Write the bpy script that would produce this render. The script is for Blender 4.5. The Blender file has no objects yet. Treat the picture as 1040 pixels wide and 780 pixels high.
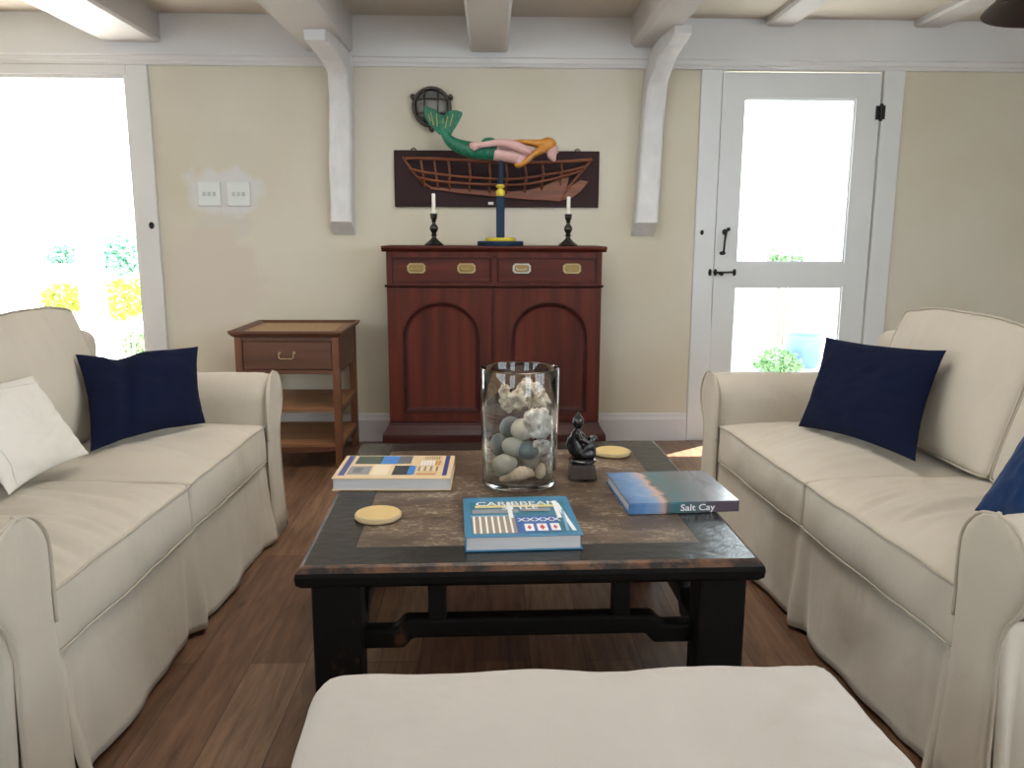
import bpy, bmesh, math, random
from mathutils import Vector, Matrix, noise
R = math.radians
PI = math.pi
random.seed(7)
scn = bpy.context.scene
COL = scn.collection

# ------------------------------------------------------------------ camera
PITCH, YAW, ROLL = R(10.4), R(1.4), R(0.2)
fwd = Vector((math.sin(YAW) * math.cos(PITCH), math.cos(YAW) * math.cos(PITCH), -math.sin(PITCH)))
rt0 = Vector((math.cos(YAW), -math.sin(YAW), 0))
up0 = rt0.cross(fwd)
rt = rt0 * math.cos(ROLL) + up0 * math.sin(ROLL)
up = -rt0 * math.sin(ROLL) + up0 * math.cos(ROLL)
cd = bpy.data.cameras.new('camera')
cam = bpy.data.objects.new('camera', cd)
COL.objects.link(cam)
cam.matrix_world = Matrix(((rt.x, up.x, -fwd.x, 0), (rt.y, up.y, -fwd.y, 0), (rt.z, up.z, -fwd.z, 1.17), (0, 0, 0, 1)))
cd.sensor_width = 36.0
cd.lens = 36.0 * 825.0 / 1040.0
cd.clip_start = 0.05
cd.clip_end = 300
scn.camera = cam

# ------------------------------------------------------------------ exposure, sky, sun, added overhead fill
vs = scn.view_settings
vs.view_transform = 'Standard'
vs.look = 'None'
vs.gamma = 1.0
vs.exposure = 0.0
vs.use_curve_mapping = False

world = bpy.data.worlds.new('sky')
scn.world = world
world.use_nodes = True
wn = world.node_tree
wn.nodes.clear()
wo = wn.nodes.new('ShaderNodeOutputWorld')
wb = wn.nodes.new('ShaderNodeBackground')
wb.inputs[0].default_value = (0.80, 0.91, 1.0, 1)
wb.inputs[1].default_value = 7.9
wn.links.new(wb.outputs[0], wo.inputs[0])

sd = bpy.data.lights.new('sun', 'SUN')
sd.energy = 40.0
sd.angle = R(0.6)
sd.color = (1.0, 0.93, 0.84)
sun = bpy.data.objects.new('sun', sd)
COL.objects.link(sun)
sun.rotation_euler = Vector((-0.72, -0.56, -1.0)).to_track_quat('-Z', 'Y').to_euler()
sun.location = (3, 8, 6)


def area_light(name, loc, aim, sx, sy, power, color):
    d = bpy.data.lights.new(name, 'AREA')
    d.shape = 'RECTANGLE'
    d.size, d.size_y, d.energy, d.color = sx, sy, power, color
    o = bpy.data.objects.new(name, d)
    COL.objects.link(o)
    o.location = loc
    o.rotation_euler = Vector(aim).to_track_quat('-Z', 'Y').to_euler()
    return o




area_light('overhead_fill_light', (0.05, 2.6, 2.26), (0, 0, -1), 0.9, 1.6, 40, (1.0, 0.95, 0.87))  # added fill with no fitting, brightens the seat tops

# ------------------------------------------------------------------ materials
def srgb(r, g, b):
    f = lambda c: (c / 255 / 12.92) if c / 255 <= 0.04045 else ((c / 255 + 0.055) / 1.055) ** 2.4
    return (f(r), f(g), f(b), 1)


def mat(name, col, rough=0.5, metal=0.0, var=0.0, vscale=6.0, bump=0.0, bscale=40.0, spec=0.5, stretch=(1, 1, 1), sheen=0.0, coat=0.0, dark=None):
    """Principled surface with optional colour variation between COL and DARK and a noise bump."""
    m = bpy.data.materials.new(name)
    m.use_nodes = True
    nt = m.node_tree
    b = nt.nodes['Principled BSDF']
    b.inputs['Base Color'].default_value = col
    b.inputs['Roughness'].default_value = rough
    b.inputs['Metallic'].default_value = metal
    b.inputs['Specular IOR Level'].default_value = spec
    if sheen:
        b.inputs['Sheen Weight'].default_value = sheen
    if coat:
        b.inputs['Coat Weight'].default_value = coat
        b.inputs['Coat Roughness'].default_value = 0.15
    tc = nt.nodes.new('ShaderNodeTexCoord')
    mp = nt.nodes.new('ShaderNodeMapping')
    mp.inputs['Scale'].default_value = stretch
    nt.links.new(tc.outputs['Object'], mp.inputs[0])
    if var > 0 or dark:
        n = nt.nodes.new('ShaderNodeTexNoise')
        n.inputs['Scale'].default_value = vscale
        n.inputs['Detail'].default_value = 5
        nt.links.new(mp.outputs[0], n.inputs['Vector'])
        cr = nt.nodes.new('ShaderNodeValToRGB')
        cr.color_ramp.elements[0].position = 0.3
        cr.color_ramp.elements[1].position = 0.7
        d = dark if dark else tuple(c * (1 - var) for c in col[:3]) + (1,)
        cr.color_ramp.elements[0].color = d
        cr.color_ramp.elements[1].color = col
        nt.links.new(n.outputs[0], cr.inputs[0])
        nt.links.new(cr.outputs[0], b.inputs['Base Color'])
    if bump > 0:
        n2 = nt.nodes.new('ShaderNodeTexNoise')
        n2.inputs['Scale'].default_value = bscale
        n2.inputs['Detail'].default_value = 4
        nt.links.new(mp.outputs[0], n2.inputs['Vector'])
        bp = nt.nodes.new('ShaderNodeBump')
        bp.inputs['Strength'].default_value = bump
        bp.inputs['Distance'].default_value = 0.01
        nt.links.new(n2.outputs[0], bp.inputs['Height'])
        nt.links.new(bp.outputs[0], b.inputs['Normal'])
    return m


def wood(name, light, dark, scale=3.0, axis='x', rough=0.45, coat=0.0):
    s = {'x': (0.6, 9, 9), 'y': (9, 0.6, 9), 'z': (9, 9, 0.6)}[axis]
    return mat(name, light, rough, dark=dark, vscale=scale, bump=0.12, bscale=scale * 3, stretch=s, coat=coat)


def fabric(name, col, var=0.06):
    m = mat(name, col, 0.95, var=var, vscale=5, spec=0.15, sheen=0.15)
    nt = m.node_tree
    b = nt.nodes['Principled BSDF']
    tc = nt.nodes['Texture Coordinate']
    w1 = nt.nodes.new('ShaderNodeTexNoise')
    w1.inputs['Scale'].default_value = 420
    w2 = nt.nodes.new('ShaderNodeTexNoise')
    w2.inputs['Scale'].default_value = 6.5
    w2.inputs['Detail'].default_value = 3
    w2.inputs['Distortion'].default_value = 0.0
    nt.links.new(tc.outputs['Object'], w1.inputs['Vector'])
    nt.links.new(tc.outputs['Object'], w2.inputs['Vector'])
    b1 = nt.nodes.new('ShaderNodeBump')
    b1.inputs['Strength'].default_value = 0.25
    b1.inputs['Distance'].default_value = 0.002
    b2 = nt.nodes.new('ShaderNodeBump')
    b2.inputs['Strength'].default_value = 0.5
    b2.inputs['Distance'].default_value = 0.02
    nt.links.new(w1.outputs[0], b1.inputs['Height'])
    nt.links.new(w2.outputs[0], b2.inputs['Height'])
    nt.links.new(b1.outputs[0], b2.inputs['Normal'])
    nt.links.new(b2.outputs[0], b.inputs['Normal'])
    return m


M = {}
M['linen'] = fabric('linen_cover', (0.575, 0.52, 0.435, 1))
M['piping'] = fabric('linen_piping', (0.50, 0.44, 0.36, 1))
M['ottoman'] = fabric('ottoman_linen', (0.56, 0.51, 0.46, 1))
M['navy'] = fabric('navy_cotton', (0.004, 0.0075, 0.028, 1))
M['navy'].node_tree.nodes['Principled BSDF'].inputs['Sheen Weight'].default_value = 0.02
M['navy_lit'] = fabric('navy_cotton_lit', (0.008, 0.030, 0.10, 1))  # navy cloth again, with the light on the near pillow put into its colour
M['white_cloth'] = fabric('white_cotton', (0.74, 0.71, 0.65, 1))
M['trim'] = mat('white_gloss_paint', (0.74, 0.74, 0.74, 1), 0.38, var=0.06, vscale=3, bump=0.06, bscale=14)
M['knee'] = mat('white_painted_timber', (0.76, 0.76, 0.77, 1), 0.42, var=0.14, vscale=14, bump=0.7, bscale=16, stretch=(1, 1, 0.6))
M['beam'] = mat('white_beam_paint', (0.59, 0.565, 0.55, 1), 0.45, var=0.05, vscale=3, bump=0.08, bscale=12)
M['ceiling'] = mat('ceiling_paint', (0.60, 0.54, 0.46, 1), 0.5, var=0.07, vscale=2.5, bump=0.05, bscale=6, stretch=(1, .4, 1))
M['door'] = mat('door_gloss_paint', (0.72, 0.74, 0.75, 1), 0.32, var=0.04, vscale=4, bump=0.04, bscale=12)
M['skirting'] = mat('skirting_paint', (0.70, 0.69, 0.72, 1), 0.4, var=0.05, vscale=4)
M['iron'] = mat('black_iron', (0.02, 0.018, 0.018, 1), 0.4, 0.6)
M['dark'] = mat('wick_black', (0.02, 0.02, 0.02, 1), 0.9)  # plain black, used for the candle wicks
M['mahogany'] = wood('mahogany', (0.110, 0.020, 0.011, 1), (0.045, 0.008, 0.006, 1), 2.0, 'x', 0.5)
M['mahogany_v'] = wood('mahogany_upright', (0.115, 0.021, 0.011, 1), (0.050, 0.009, 0.006, 1), 2.0, 'z', 0.5)
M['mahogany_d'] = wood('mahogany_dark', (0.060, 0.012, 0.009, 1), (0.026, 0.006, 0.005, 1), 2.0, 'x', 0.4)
for _k in ('mahogany', 'mahogany_v', 'mahogany_d'):
    M[_k].node_tree.nodes['Principled BSDF'].inputs['Specular IOR Level'].default_value = 0.28
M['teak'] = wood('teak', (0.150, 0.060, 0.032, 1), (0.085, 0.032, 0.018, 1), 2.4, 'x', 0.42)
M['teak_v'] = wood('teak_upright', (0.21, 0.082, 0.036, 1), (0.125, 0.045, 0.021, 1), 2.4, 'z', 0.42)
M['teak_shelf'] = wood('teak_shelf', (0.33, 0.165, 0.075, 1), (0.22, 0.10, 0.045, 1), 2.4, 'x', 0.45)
M['rattan'] = mat('woven_top', (0.46, 0.30, 0.15, 1), 0.6, var=0.25, vscale=60, bump=0.3, bscale=160)
M['brass'] = mat('brass', (0.48, 0.38, 0.20, 1), 0.42, 0.8, var=0.3, vscale=90)
M['brass_d'] = mat('aged_brass', (0.32, 0.22, 0.08, 1), 0.45, 0.8)
M['chrome'] = mat('worn_silver', (0.55, 0.53, 0.48, 1), 0.4, 0.8, var=0.3, vscale=90)
M['bronze'] = mat('bronze_cage', (0.075, 0.062, 0.052, 1), 0.5, 0.5, var=0.3, vscale=30)
M['dome'] = mat('smoked_ribbed_glass', (0.15, 0.15, 0.14, 1), 0.3, 0.0, spec=0.6, bump=0.3, bscale=30)
M['candle'] = mat('white_wax', (0.85, 0.82, 0.76, 1), 0.5)
M['bookpage'] = mat('page_edges', (0.62, 0.60, 0.60, 1), 0.9, var=0.12, vscale=8, stretch=(1, 1, 60))
M['bamboo'] = mat('bamboo', (0.66, 0.47, 0.19, 1), 0.45, var=0.12, vscale=12, stretch=(1, 8, 1), coat=0.2)
M['bamboo_edge'] = mat('bamboo_edge', (0.62, 0.47, 0.25, 1), 0.5, var=0.25, vscale=10, stretch=(1, 1, 12))
M['ebony'] = mat('polished_ebony', (0.010, 0.009, 0.009, 1), 0.25, coat=0.4)
M['walnut'] = mat('dark_walnut', (0.045, 0.026, 0.020, 1), 0.3, var=0.3, vscale=8, stretch=(6, 6, 1), coat=0.3)
M['m_green'] = mat('green_paint', (0.006, 0.20, 0.105, 1), 0.45, dark=(0.003, 0.075, 0.045, 1), vscale=40, bump=0.6, bscale=70, stretch=(2, 1, 0.5))
M['m_gold'] = mat('gold_streak_paint', (0.42, 0.36, 0.10, 1), 0.4)
M['m_skin'] = mat('pink_paint', (0.62, 0.38, 0.37, 1), 0.35, var=0.06, vscale=20)
M['m_hair'] = mat('golden_yellow_paint', (0.60, 0.27, 0.035, 1), 0.4, dark=(0.44, 0.17, 0.02, 1), vscale=26)
M['m_blue'] = mat('navy_paint', (0.008, 0.030, 0.070, 1), 0.55, spec=0.25, var=0.2, vscale=16)
M['m_yellow'] = mat('yellow_paint', (0.62, 0.50, 0.035, 1), 0.4)
M['boat'] = wood('boat_cedar', (0.26, 0.080, 0.030, 1), (0.14, 0.040, 0.017, 1), 5.0, 'x', 0.4)
M['plaque'] = mat('plaque_stain', (0.034, 0.012, 0.014, 1), 0.6, spec=0.25, var=0.25, vscale=3, stretch=(1, 6, 6))
M['stone'] = mat('beige_pebble', (0.56, 0.49, 0.40, 1), 0.6, var=0.25, vscale=20, bump=0.1)
M['stone_g'] = mat('grey_green_pebble', (0.43, 0.40, 0.33, 1), 0.6, var=0.2, vscale=20, bump=0.1)
M['stone_b'] = mat('blue_grey_pebble', (0.17, 0.19, 0.19, 1), 0.5, var=0.25, vscale=20, bump=0.1)
M['shell'] = mat('sandy_shell', (0.88, 0.68, 0.50, 1), 0.5, dark=(0.62, 0.44, 0.30, 1), vscale=26, bump=0.3, bscale=60)
M['shell_w'] = mat('white_shell', (0.92, 0.86, 0.80, 1), 0.5, dark=(0.28, 0.22, 0.18, 1), vscale=42, bump=0.4, bscale=70)
M['coral'] = mat('bleached_coral', (0.90, 0.80, 0.66, 1), 0.8, dark=(0.30, 0.20, 0.14, 1), vscale=38, bump=1.0, bscale=90)
M['socket'] = mat('switch_plastic', (0.74, 0.78, 0.76, 1), 0.35)
M['toggle'] = mat('switch_rocker', (0.50, 0.54, 0.53, 1), 0.35)
M['shade'] = mat('brown_shade', (0.035, 0.018, 0.016, 1), 0.45, 0.2, var=0.2, vscale=8)
M['paving'] = mat('pale_paving', (0.78, 0.77, 0.74, 1), 0.8, var=0.08, vscale=2)
M['porch'] = mat('white_porch_paint', (0.86, 0.86, 0.86, 1), 0.6)
M['leaf_y'] = mat('yellow_green_leaf', (0.50, 0.58, 0.07, 1), 0.6, dark=(0.30, 0.44, 0.05, 1), vscale=9)
M['leaf_g'] = mat('blue_green_leaf', (0.30, 0.50, 0.38, 1), 0.6, dark=(0.18, 0.38, 0.28, 1), vscale=9)
M['leaf_b'] = mat('mid_green_leaf', (0.27, 0.42, 0.20, 1), 0.6, dark=(0.14, 0.28, 0.12, 1), vscale=9)
M['twig'] = mat('twig_bark', (0.35, 0.28, 0.2, 1), 0.8)
M['pot_blue'] = mat('pale_blue_glaze', (0.13, 0.22, 0.46, 1), 0.4)
M['pot_white'] = mat('white_glaze', (0.8, 0.8, 0.8, 1), 0.4)


def wall_mat():
    m = mat('cream_limewash', (0.58, 0.53, 0.43, 1), 0.85, spec=0.2, bump=0.25, bscale=5)
    nt = m.node_tree
    b = nt.nodes['Principled BSDF']
    geo = nt.nodes.new('ShaderNodeNewGeometry')
    n = nt.nodes.new('ShaderNodeTexNoise')
    n.inputs['Scale'].default_value = 1.5
    n.inputs['Detail'].default_value = 4
    nt.links.new(geo.outputs['Position'], n.inputs['Vector'])
    cr = nt.nodes.new('ShaderNodeValToRGB')
    e = cr.color_ramp.elements
    e[0].position, e[0].color = 0.34, (0.70, 0.66, 0.575, 1)
    e[1].position, e[1].color = 0.66, (0.645, 0.60, 0.475, 1)
    nt.links.new(n.outputs[0], cr.inputs[0])
    # filler plaster around the two switches: an irregular grey patch
    prev = cr.outputs[0]
    n2 = nt.nodes.new('ShaderNodeTexNoise')
    n2.inputs['Scale'].default_value = 9
    n2.inputs['Detail'].default_value = 3
    nt.links.new(geo.outputs['Position'], n2.inputs['Vector'])
    for (cx, cz, rx, rz, col) in ((-1.46, 1.22, 0.17, 0.10, (0.655, 0.625, 0.565, 1)),
                                  (-1.42, 1.60, 0.22, 0.12, (0.665, 0.635, 0.535, 1)), (-1.55, 0.92, 0.30, 0.28, (0.67, 0.61, 0.53, 1)), (-1.455, 1.39, 0.215, 0.135, (0.70, 0.70, 0.69, 1))):
        sub = nt.nodes.new('ShaderNodeVectorMath')
        sub.operation = 'SUBTRACT'
        sub.inputs[1].default_value = (cx, 4.57, cz)
        nt.links.new(geo.outputs['Position'], sub.inputs[0])
        mul = nt.nodes.new('ShaderNodeVectorMath')
        mul.operation = 'MULTIPLY'
        mul.inputs[1].default_value = (1 / rx, 0.2, 1 / rz)
        nt.links.new(sub.outputs[0], mul.inputs[0])
        ln = nt.nodes.new('ShaderNodeVectorMath')
        ln.operation = 'LENGTH'
        nt.links.new(mul.outputs[0], ln.inputs[0])
        ad = nt.nodes.new('ShaderNodeMath')
        ad.operation = 'MULTIPLY_ADD'
        ad.inputs[1].default_value = 1.1
        nt.links.new(n2.outputs[0], ad.inputs[0])
        nt.links.new(ln.outputs['Value'], ad.inputs[2])
        mr = nt.nodes.new('ShaderNodeMapRange')
        mr.inputs['From Min'].default_value = 1.38
        mr.inputs['From Max'].default_value = 1.62
        mr.inputs['To Min'].default_value = 1
        mr.inputs['To Max'].default_value = 0
        nt.links.new(ad.outputs[0], mr.inputs[0])
        mx = nt.nodes.new('ShaderNodeMix')
        mx.data_type = 'RGBA'
        nt.links.new(mr.outputs[0], mx.inputs[0])
        nt.links.new(prev, mx.inputs[6])
        mx.inputs[7].default_value = col
        prev = mx.outputs[2]
    nt.links.new(prev, b.inputs['Base Color'])
    return m


def floor_mat():
    m = mat('timber_planks', (0.2, 0.1, 0.05, 1), 0.36, spec=0.45)
    nt = m.node_tree
    b = nt.nodes['Principled BSDF']
    tc = nt.nodes['Texture Coordinate']
    mp = nt.nodes['Mapping']
    mp.inputs['Rotation'].default_value = (0, 0, R(90))
    mp.inputs['Location'].default_value = (0.42, 0.05, 0)
    br = nt.nodes.new('ShaderNodeTexBrick')
    br.inputs['Scale'].default_value = 1
    br.inputs['Brick Width'].default_value = 1.22
    br.inputs['Row Height'].default_value = 0.155
    br.inputs['Mortar Size'].default_value = 0.0012
    br.inputs['Mortar Smooth'].default_value = 0.2
    br.inputs['Bias'].default_value = 0.0
    br.offset = 0.37
    br.inputs['Color1'].default_value = (0, 0, 0, 1)
    br.inputs['Color2'].default_value = (1, 1, 1, 1)
    br.inputs['Mortar'].default_value = (0.5, 0.5, 0.5, 1)
    nt.links.new(mp.outputs[0], br.inputs['Vector'])
    cr = nt.nodes.new('ShaderNodeValToRGB')
    e = cr.color_ramp.elements
    e[0].position, e[0].color = 0.0, (0.115, 0.058, 0.035, 1)
    e[1].position, e[1].color = 1.0, (0.215, 0.128, 0.078, 1)
    k = cr.color_ramp.elements.new(0.5)
    k.color = (0.160, 0.086, 0.050, 1)
    nt.links.new(br.outputs['Color'], cr.inputs[0])
    m2 = nt.nodes.new('ShaderNodeMapping')
    m2.inputs['Scale'].default_value = (13, 1.3, 1)
    nt.links.new(tc.outputs['Object'], m2.inputs[0])
    g = nt.nodes.new('ShaderNodeTexNoise')
    g.inputs['Scale'].default_value = 2.6
    g.inputs['Detail'].default_value = 8
    g.inputs['Roughness'].default_value = 0.65
    g.inputs['Distortion'].default_value = 0.6
    nt.links.new(m2.outputs[0], g.inputs['Vector'])
    gr = nt.nodes.new('ShaderNodeValToRGB')
    gr.color_ramp.elements[0].position = 0.3
    gr.color_ramp.elements[0].color = (0.48, 0.43, 0.40, 1)
    gr.color_ramp.elements[1].position = 0.68
    gr.color_ramp.elements[1].color = (1.4, 1.4, 1.4, 1)
    nt.links.new(g.outputs[0], gr.inputs[0])
    mu = nt.nodes.new('ShaderNodeMix')
    mu.data_type = 'RGBA'
    mu.blend_type = 'MULTIPLY'
    mu.inputs[0].default_value = 1
    nt.links.new(cr.outputs[0], mu.inputs[6])
    nt.links.new(gr.outputs[0], mu.inputs[7])
    # knots
    m3 = nt.nodes.new('ShaderNodeMapping')
    m3.inputs['Scale'].default_value = (9, 2.4, 1)
    nt.links.new(tc.outputs['Object'], m3.inputs[0])
    vo = nt.nodes.new('ShaderNodeTexVoronoi')
    vo.inputs['Scale'].default_value = 1.0
    nt.links.new(m3.outputs[0], vo.inputs['Vector'])
    kr = nt.nodes.new('ShaderNodeMapRange')
    kr.inputs['From Min'].default_value = 0.04
    kr.inputs['From Max'].default_value = 0.10
    kr.inputs['To Min'].default_value = 0.35
    kr.inputs['To Max'].default_value = 1
    nt.links.new(vo.outputs['Distance'], kr.inputs[0])
    mu2 = nt.nodes.new('ShaderNodeMix')
    mu2.data_type = 'RGBA'
    mu2.blend_type = 'MULTIPLY'
    mu2.inputs[0].default_value = 1
    nt.links.new(mu.outputs[2], mu2.inputs[6])
    nt.links.new(kr.outputs[0], mu2.inputs[7])
    mo = nt.nodes.new('ShaderNodeMix')
    mo.data_type = 'RGBA'
    nt.links.new(br.outputs['Fac'], mo.inputs[0])
    nt.links.new(mu2.outputs[2], mo.inputs[6])
    mo.inputs[7].default_value = (0.035, 0.018, 0.012, 1)
    nt.links.new(mo.outputs[2], b.inputs['Base Color'])
    bp = nt.nodes.new('ShaderNodeBump')
    bp.inputs['Strength'].default_value = 0.15
    bp.inputs['Distance'].default_value = 0.004
    nt.links.new(g.outputs[0], bp.inputs['Height'])
    nt.links.new(bp.outputs[0], b.inputs['Normal'])
    return m


def worn_mat(name, base, worn, flecks, thr=0.6, rough=0.3, scale=12, edge=None):
    """Old lacquer: BASE with patches of WORN and small pale FLECKS."""
    m = mat(name, base, rough, spec=0.5, bump=0.2, bscale=26)
    nt = m.node_tree
    b = nt.nodes['Principled BSDF']
    tc = nt.nodes['Texture Coordinate']
    mp = nt.nodes['Mapping']
    mp.inputs['Scale'].default_value = (1, 1.6, 1)
    n = nt.nodes.new('ShaderNodeTexNoise')
    n.inputs['Scale'].default_value = scale
    n.inputs['Detail'].default_value = 8
    n.inputs['Roughness'].default_value = 0.7
    nt.links.new(mp.outputs[0], n.inputs['Vector'])
    r1 = nt.nodes.new('ShaderNodeMapRange')
    r1.inputs['From Min'].default_value = thr - 0.06
    r1.inputs['From Max'].default_value = thr + 0.06
    nt.links.new(n.outputs[0], r1.inputs[0])
    mx = nt.nodes.new('ShaderNodeMix')
    mx.data_type = 'RGBA'
    nt.links.new(r1.outputs[0], mx.inputs[0])
    mx.inputs[6].default_value = base
    mx.inputs[7].default_value = worn
    out = mx.outputs[2]
    if flecks:
        n2 = nt.nodes.new('ShaderNodeTexNoise')
        n2.inputs['Scale'].default_value = 55
        n2.inputs['Detail'].default_value = 6
        n2.inputs['Roughness'].default_value = 0.75
        nt.links.new(mp.outputs[0], n2.inputs['Vector'])
        n3 = nt.nodes.new('ShaderNodeTexNoise')
        n3.inputs['Scale'].default_value = 7
        nt.links.new(mp.outputs[0], n3.inputs['Vector'])
        su = nt.nodes.new('ShaderNodeMath')
        su.operation = 'MULTIPLY_ADD'
        su.inputs[1].default_value = 0.35
        nt.links.new(n3.outputs[0], su.inputs[0])
        nt.links.new(n2.outputs[0], su.inputs[2])
        r2 = nt.nodes.new('ShaderNodeMapRange')
        r2.inputs['From Min'].default_value = 0.745
        r2.inputs['From Max'].default_value = 0.82
        nt.links.new(su.outputs[0], r2.inputs[0])
        m2 = nt.nodes.new('ShaderNodeMix')
        m2.data_type = 'RGBA'
        nt.links.new(r2.outputs[0], m2.inputs[0])
        nt.links.new(out, m2.inputs[6])
        m2.inputs[7].default_value = flecks
        out = m2.outputs[2]
    nt.links.new(out, b.inputs['Base Color'])
    return m


def glass_mat(name, tint=(1, 1, 1, 1), thin=False):
    m = bpy.data.materials.new(name)
    m.use_nodes = True
    nt = m.node_tree
    nt.nodes.clear()
    o = nt.nodes.new('ShaderNodeOutputMaterial')
    if thin:
        t = nt.nodes.new('ShaderNodeBsdfTransparent')
        g = nt.nodes.new('ShaderNodeBsdfGlossy')
        g.inputs['Roughness'].default_value = 0.02
        t.inputs[0].default_value = tint
        mx = nt.nodes.new('ShaderNodeMixShader')
        mx.inputs[0].default_value = 0.06
        nt.links.new(t.outputs[0], mx.inputs[1])
        nt.links.new(g.outputs[0], mx.inputs[2])
        nt.links.new(mx.outputs[0], o.inputs[0])
    else:
        g = nt.nodes.new('ShaderNodeBsdfGlass')
        g.inputs['Color'].default_value = tint
        g.inputs['Roughness'].default_value = 0.0
        g.inputs['IOR'].default_value = 1.47
        nt.links.new(g.outputs[0], o.inputs[0])
    return m


M['wall'] = wall_mat()
M['floor'] = floor_mat()
M['lacquer'] = worn_mat('black_lacquer', (0.012, 0.011, 0.010, 1), (0.10, 0.062, 0.036, 1), None, thr=0.70, rough=0.27)
M['lacquer_edge'] = worn_mat('rubbed_lacquer_edge', (0.012, 0.009, 0.008, 1), (0.13, 0.058, 0.026, 1), None, thr=0.51, rough=0.5, scale=11)
M['lacquer_leg'] = worn_mat('black_lacquer_leg', (0.0055, 0.0045, 0.004, 1), (0.07, 0.030, 0.014, 1), None, thr=0.67, rough=0.55)
M['lacquer_leg'].node_tree.nodes['Principled BSDF'].inputs['Specular IOR Level'].default_value = 0.12
M['panel'] = worn_mat('worn_brown_panel', (0.070, 0.043, 0.027, 1), (0.125, 0.085, 0.055, 1), (0.36, 0.29, 0.21, 1), thr=0.5, rough=0.36, scale=7)
M['glass'] = glass_mat('clear_vase_glass', (0.97, 0.985, 0.98, 1))
M['pane'] = glass_mat('window_glass', (0.97, 0.99, 0.99, 1), thin=True)


# ------------------------------------------------------------------ mesh helpers
def obj(name, bm, material=None, parent=None, smooth=None, loc=None, rot=None):
    bmesh.ops.recalc_face_normals(bm, faces=bm.faces)
    me = bpy.data.meshes.new(name)
    bm.to_mesh(me)
    bm.free()
    mats = material if isinstance(material, (list, tuple)) else [material]
    for mm in mats:
        if mm is not None:
            me.materials.append(M[mm] if isinstance(mm, str) else mm)
    if smooth is not None:
        me.polygons.foreach_set('use_smooth', [True] * len(me.polygons))
        if smooth < 179:
            me.set_sharp_from_angle(angle=R(smooth))
    o = bpy.data.objects.new(name, me)
    COL.objects.link(o)
    if parent is not None:
        o.parent = parent
    if loc:
        o.location = loc
    if rot:
        o.rotation_euler = rot
    return o


def tag(o, label=None, cat=None, group=None, kind=None):
    if label: o['label'] = label
    if cat: o['category'] = cat
    if group: o['group'] = group
    if kind: o['kind'] = kind
    return o


def empty(name, loc, rz=0.0, label=None, cat=None, group=None, kind=None):
    o = bpy.data.objects.new(name, None)
    COL.objects.link(o)
    o.location = loc
    o.rotation_euler = (0, 0, rz)
    o.empty_display_size = 0.1
    return tag(o, label, cat, group, kind)


def copy_tree(o, parent=None):
    c = o.copy()
    COL.objects.link(c)
    if parent is not None:
        c.parent = parent
    for ch in list(o.children):
        copy_tree(ch, c)
    return c


def bevel(o, w, seg=2, angle=30):
    md = o.modifiers.new('bevel', 'BEVEL')
    md.width = w
    md.segments = seg
    md.limit_method = 'ANGLE'
    md.angle_limit = R(angle)
    return o


def subsurf(o, n=1):
    md = o.modifiers.new('subsurf', 'SUBSURF')
    md.levels = n
    md.render_levels = n
    return o


def remesh(o, size, smooth=4):
    md = o.modifiers.new('remesh', 'REMESH')
    md.mode = 'VOXEL'
    md.voxel_size = size
    md.use_smooth_shade = True
    if smooth:
        s = o.modifiers.new('smooth', 'SMOOTH')
        s.iterations = smooth
        s.factor = 0.5
    return o


def add_box(bm, lo, hi, mi=0, mtx=None):
    vs_ = []
    for z in (lo[2], hi[2]):
        for (x, y) in ((lo[0], lo[1]), (hi[0], lo[1]), (hi[0], hi[1]), (lo[0], hi[1])):
            p = Vector((x, y, z))
            vs_.append(bm.verts.new(mtx @ p if mtx else p))
    for f in ((3, 2, 1, 0), (4, 5, 6, 7), (0, 1, 5, 4), (1, 2, 6, 5), (2, 3, 7, 6), (3, 0, 4, 7)):
        bm.faces.new([vs_[i] for i in f]).material_index = mi
    return vs_


def box(name, lo, hi, m, parent=None, bev=0.0, seg=2):
    bm = bmesh.new()
    add_box(bm, lo, hi)
    o = obj(name, bm, m, parent)
    if bev:
        bevel(o, bev, seg)
    return o


def add_lathe(bm, prof, center=(0, 0, 0), n=32, mi=0, cap=True):
    rings = []
    cx, cy, cz = center
    for (r, z) in prof:
        if r < 1e-6:
            rings.append([bm.verts.new((cx, cy, cz + z))])
        else:
            rings.append([bm.verts.new((cx + r * math.cos(2 * PI * i / n), cy + r * math.sin(2 * PI * i / n), cz + z)) for i in range(n)])
    for a, b in zip(rings, rings[1:]):
        for i in range(n):
            j = (i + 1) % n
            if len(a) == 1 and len(b) == 1:
                continue
            if len(a) == 1:
                f = bm.faces.new((a[0], b[i], b[j]))
            elif len(b) == 1:
                f = bm.faces.new((a[i], a[j], b[0]))
            else:
                f = bm.faces.new((a[i], a[j], b[j], b[i]))
            f.material_index = mi
    if cap:
        for rg in (rings[0], rings[-1]):
            if len(rg) > 1:
                bm.faces.new(rg).material_index = mi


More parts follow.
